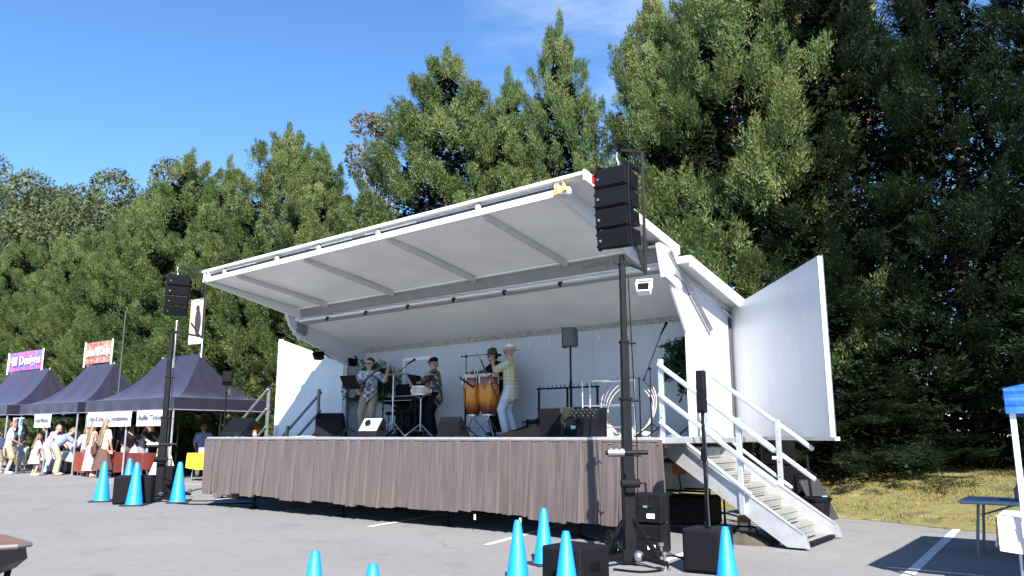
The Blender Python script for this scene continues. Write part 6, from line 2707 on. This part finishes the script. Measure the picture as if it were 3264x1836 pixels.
person('stall keeper in the shade reaching across the dark red table', tloc(T3, -3.2, 1.35, 0), AW + math.pi, 1.68, lean=.32, shirt=C(.05, .03, .035, 'maroon_shirt'), trousers=M_BLKCL, hair=M_DHAIR, hands={-1: ((-.35, .6, .95), (-1, 0, -.2)), 1: ((.1, .55, .95), (1, 0, -.2))}, **V)
person('woman in a black tee and grey shorts striding by the dark red table', (-11.55, 25.1, 0), AW - 1.1, 1.66, lean=.3, shirt=C(.02, .02, .025, 'black_tee'), trousers=C(.22, .23, .23, 'grey_shorts'), tlen=.5, hair=M_BHAIR, hairlen=.2, feet={-1: (-.1, -.3), 1: (.12, .32)}, hands={1: ((.2, .5, 1.05), (1, 0, -.4)), -1: ((-.2, .45, 1.0), (-1, 0, -.4))}, shoe=M_SHOEW, **V)
person('child in an orange print dress partly hidden by the left tower', (-10.85, 24.75, 0), AW - .3, 1.38, lean=.05, shirt=pattern('orange_print', [(.75, .35, .05), (.8, .6, .4), (.6, .2, .04)], 9, .8), skirt=(MATS['orange_print'], .6, .26), hair=M_LHAIR, hairlen=.3, **V)
person('boy in a navy shirt beside the man in the grey tee', (-18.3, 28.5, 0), AW + .5, 1.4, lean=.1, shirt=C(.03, .04, .12, 'navy_tee'), trousers=C(.3, .27, .22, 'stone_shorts'), tlen=.5, hair=M_DHAIR, shoe=M_SHOEW, **V)
person('visitor in a maroon shirt behind the girl in the white dress', (-17.0, 29.3, 0), AW + 2.6, 1.62, lean=.25, shirt=C(.16, .03, .04, 'maroon_top'), trousers=C(.08, .08, .1, 'dark_slacks'), hair=M_DHAIR, hairlen=.2, **V)
person('visitor in a teal shirt seen between the pink plaid man and the middle tent leg', (-16.9, 31.0, 0), AW + 2.9, 1.7, lean=.1, shirt=C(.05, .16, .2, 'teal_top'), trousers=C(.07, .08, .12, 'blue_slacks'), hair=M_BHAIR, **V)
rq = random.Random(77)
EXTRA = [((-19.3, 29.4), AW + .3, 1.72, (.4, .2, .22), (.1, .1, .14), 'man in a faded red shirt cut by the left edge behind the boy'),
         ((-18.9, 30.9), AW + 2.7, 1.66, (.6, .58, .55), (.12, .1, .1), 'visitor in a white top behind the dark haired woman'),
         ((-16.35, 29.6), AW + .2, 1.6, (.12, .16, .1), (.2, .2, .24), 'visitor in an olive shirt under the faint white sign'),
         ((-15.9, 28.9), AW + .9, 1.7, (.5, .42, .5), (.3, .26, .2), 'visitor in a mauve shirt close behind the bending men'),
         ((-14.2, 26.6), AW - .5, 1.5, (.62, .5, .4), (.16, .1, .1), 'short visitor in a peach top between the lilac blouse and the pink skirt'),
         ((-12.4, 26.0), AW + .9, 1.58, (.1, .06, .07), (.35, .12, .05), 'visitor in a dark top with rust trousers right of the brown skirt'),
         ((-12.1, 26.9), AW + 2.4, 1.66, (.3, .08, .05), (.05, .05, .06), 'stall helper in a brick red top behind the dark red table'),
         ((-10.0, 25.9), AW + 1.2, 1.62, (.25, .3, .5), (.1, .1, .12), 'visitor in a pale blue top between the sandwich board and the yellow table')]
for (px_, py_), rz_, h_, c_, t_, lb_ in EXTRA:
    nm = '%d' % int(abs(px_ * 100))
    person(lb_, (px_, py_, 0), rz_, h_, lean=rq.uniform(.03, .25), shirt=C(*c_, 'top_' + nm), sleeve=rq.choice((.7, .8, 1.5)), trousers=C(*t_, 'legs_' + nm), hair=rq.choice((M_DHAIR, M_BHAIR, M_LHAIR, M_GHAIR)), hairlen=rq.choice((0, .2, .35)),
           hands={1: ((.15, .24, .92), (1, -.4, -.8)), -1: ((-.18, .15, .84), (-1, -.4, -.8))}, **V)
o = thing('shoulder_bag', 'dark brown shoulder bag hanging beside the woman with the pink skirt', 'bag', (-13.5, 25.85, .72), AW)
m = MB()
m.box((0, 0, .13), (.3, .1, .26), ch=.03)
m.build('pouch', mat('brown_leather', (.06, .03, .03), .5), o)
m = MB()
m.path([(-.13, 0, .25), (-.1, 0, .5), (0, .02, .68), (.1, 0, .5), (.13, 0, .25)], .012, 6)
m.build('strap', MATS['brown_leather'], o)
# ---------------------------------------------------------------- blue canopy, tables at the right
M_BLUE = mat('blue_canvas', (0.01, 0.1, 0.5), 0.6, var=.2, scale=14, bump=.4, bscale=30)
K = Vector((3.92, 6.3, 0))
o = thing('blue_canopy', 'bright blue pop-up canopy with a white leg at the right edge', 'tent', K, RZ)
W = 3.0
m = MB()
zt, zv = 1.675, 1.475
for a, b in (((0, 0), (W, 0)), ((W, 0), (W, W)), ((W, W), (0, W)), ((0, W), (0, 0))):
    a, b = Vector((a[0], a[1], zt)), Vector((b[0], b[1], zt))
    t = Vector((W / 2, W / 2, 2.55))
    m.grid(lambda u, v: (lambda p: Vector((p.x, p.y, zt + (2.55 - zt) * v ** 1.35)))(a.lerp(b, u).lerp(t, v)), 12, 8)
m.build('roof', M_BLUE, o, fixn=False)
for i, (a, b) in enumerate((((0, 0), (W, 0)), ((W, 0), (W, W)), ((W, W), (0, W)), ((0, W), (0, 0)))):
    a, b = Vector((a[0], a[1], zt)), Vector((b[0], b[1], zt))
    nn = (b - a).normalized().cross(Vector((0, 0, 1)))
    m = MB()
    m.grid(lambda u, v: a.lerp(b, u) + nn * (.008 + .01 * math.sin(u * 50) * v + .006 * math.sin(v * 14 + u * 9)) + Vector((0, 0, -(zt - zv) * v)), 40, 8)
    m.build('valance', M_BLUE, o, fixn=False)
for x, y in ((.04, .04), (W - .04, .04), (.04, W - .04), (W - .04, W - .04)):
    m = MB()
    m.box((x, y, zt / 2), (.042, .042, zt - .02), ch=.005)
    lg = m.build('leg', M_WHITE, o)
    m = MB()
    m.box((x, y, zt * .35), (.055, .055, .12), ch=.006)
    m.build('slider', M_WHITE, lg)

M_GTOP = mat('grey_table_top', (.34, .35, .37), .45, var=.08)


def fold_table(label, P, rz, w, d, h, m_):
    o = thing('folding_table', label, 'table', P, rz)
    m = MB()
    m.box((0, 0, h - .022), (w, d, .042), ch=.014)
    m.build('table_top', m_, o)
    for x in (-w * .4, w * .4):
        m = MB()
        s = 1 if x > 0 else -1
        m.path([(x + .04 * s, -d * .38, .0), (x + .04 * s, -d * .36, .12), (x, -d * .3, h - .05), (x, d * .3, h - .05), (x + .04 * s, d * .36, .12), (x + .04 * s, d * .38, 0)], .016, 7)
        m.build('leg_frame', mat('leg_grey', (.16, .16, .17), .5, metal=.4), o)
        m = MB()
        m.tube((x, 0, h - .18), (x - .35 * s, 0, h - .05), .01)
        m.build('brace', MATS['leg_grey'], o)
    return o


Ft = Vector((5.0, 8.95, 0))
tb = fold_table('grey folding table standing behind the blue canopy leg', Ft + UDIR * .8 + NDIR * .45, RZ, 1.75, .75, .6, M_GTOP)


def bottle(label, P, h, col, cap):
    o = thing('bottle', label, 'bottle', P, 0, 'bottles on the folding table')
    m = MB()
    m.lathe([(.036, 0), (.042, .012), (.042, h * .66), (.03, h * .76), (.018, h * .84), (.018, h * .93)], n=16)
    m.build('vessel', col, o, smooth=.7)
    m = MB()
    m.lathe([(.022, h * .92), (.022, h), (.015, h + .012)], n=12)
    m.build('cap', cap, o)


bp = Ft + UDIR * .62 + NDIR * .2 + Vector((0, 0, .602))
bottle('grey bottle with a black cap on the folding table', bp + UDIR * .12, .3, mat('grey_bottle', (.25, .3, .3), .25), M_BLACK)
bottle('short dark jug left of the capped bottle', bp - UDIR * .12, .2, mat('blue_dark_jug', (.06, .08, .13), .3), M_STEEL)
o = thing('blue_leaflet', 'flat blue leaflet lying on the folding table', 'paper', Ft + UDIR * .3 + NDIR * .3 + Vector((0, 0, .602)), RZ + .2)
m = MB()
m.grid(lambda u, v: (u * .28, v * .14, .004 + .004 * math.sin(u * 6)), 6, 3)
m.build('sheet', mat('leaflet_blue', (.06, .16, .4), .4), o, fixn=False)
m = MB()
m.box((.14, .07, .012), (.1, .03, .003))
m.build('print', M_WHITE, o)

o = cloth_table('cloth_table', 'table with a cream cloth inside the blue canopy', K + UDIR * .6 + NDIR * .45, RZ, 1.5, .7, .67, mat('cream_cloth', (.72, .66, .58), .8, var=.06), .26)
o = thing('blue_tarpaulin', 'folded blue tarpaulin on the cream cloth table', 'tarpaulin', K + UDIR * .4 + NDIR * .5 + Vector((0, 0, .676)), RZ + .2)
m = MB()
m.grid(lambda u, v: ((u - .5) * .7, (v - .5) * .4, .05 + .03 * math.sin(u * 9) * math.sin(v * 6) if 0 < u < 1 and 0 < v < 1 else 0), 16, 10)
m.build('sheet', M_BLUE, o, smooth=3.2, fixn=False)
m = MB()
m.path([(-.3, -.12, .075), (0, -.15, .09), (.3, -.1, .075)], .008, 5)
m.build('cord', M_WHITE, o)
o = thing('wire_crate', 'dark wire crate under the cream cloth table', 'crate', K + UDIR * .45 + NDIR * .5, RZ + .2)
for k in range(4):
    m = MB()
    m.path([(-.26, -.2, .05 + .1 * k), (.26, -.2, .05 + .1 * k), (.26, .2, .05 + .1 * k), (-.26, .2, .05 + .1 * k)], .008, 6, closed=True)
    m.build('hoop', M_BLACKM, o)
for x, y in ((-.26, -.2), (.26, -.2), (.26, .2), (-.26, .2), (0, -.2), (0, .2)):
    m = MB()
    m.tube((x, y, 0), (x, y, .37), .008)
    m.build('upright', M_BLACKM, o)
o = thing('orange_pouch', 'small orange pouch leaning in the shade by the canopy leg', 'bag', K + UDIR * .12 + NDIR * .25, RZ)
m = MB()
m.box((0, 0, .16), (.05, .14, .32), Euler((0, .1, 0)), ch=.02)
m.build('pouch', mat('orange_fabric', (.5, .1, .03), .8), o)
m = MB()
m.path([(0, -.05, .31), (0, 0, .4), (0, .05, .31)], .008, 6)
m.build('loop', M_BLACK, o)

# ---------------------------------------------------------------- school desk at bottom left
M_WOODT = mat('desk_laminate', (.19, .095, .058), .4, var=.18, scale=7)
o = thing('school_desk', 'school desk with a wood grain top and dark book box at bottom left', 'desk', (-2.78, 4.0, 0), .18)
zt = .775
m = MB()
m.prism([(-.4, -.22, zt), (.28, -.22, zt), (.4, -.17, zt), (.43, -.12, zt), (.16, .24, zt), (.08, .27, zt), (-.4, .27, zt)], (0, 0, .02))
m.build('desk_top', M_WOODT, o)
m = MB()
m.path([(-.4, -.225, zt + .009), (.28, -.225, zt + .009), (.4, -.18, zt + .009), (.435, -.12, zt + .009), (.17, .24, zt + .009), (.08, .275, zt + .009), (-.4, .275, zt + .009)], .012, 6)
m.build('edge_band', mat('edge_grey', (.12, .11, .11), .4), o)
m = MB()
m.prism([(-.38, -.16, zt - .002), (.3, -.16, zt - .002), (.3, -.1, zt - .1), (.24, -.08, zt - .15), (-.38, -.08, zt - .15)], (0, .33, 0))
m.build('book_box', mat('box_brown', (.03, .025, .025), .5), o)
for pts in (((.26, -.12, zt - .05), (.22, -.13, zt - .35), (.12, -.1, .02)), ((.24, .2, zt - .05), (.2, .2, zt - .35), (.12, .2, .02)),
            ((-.1, -.12, zt - .15), (-.1, -.13, zt - .4), (-.1, -.1, .02)), ((-.1, .2, zt - .15), (-.1, .2, zt - .4), (-.1, .2, .02))):
    m = MB()
    m.path(pts, .016, 8)
    m.build('leg', M_CHARC, o, smooth=3.2)
m = MB()
m.tube((-.1, -.12, .42), (.2, -.12, .38), .012)
m.tube((-.1, -.12, .4), (.1, .2, .1), .012)
m.build('brace', M_CHARC, o)
m = MB()
m.path([(-.34, .2, zt + .02), (-.22, .24, zt + .14), (-.1, .28, zt + .12), (-.03, .3, zt + .02)], .016, 8)
m.build('seat_arm', M_STEEL, o, smooth=3.2)
bpy.data.scenes.remove(TMP)
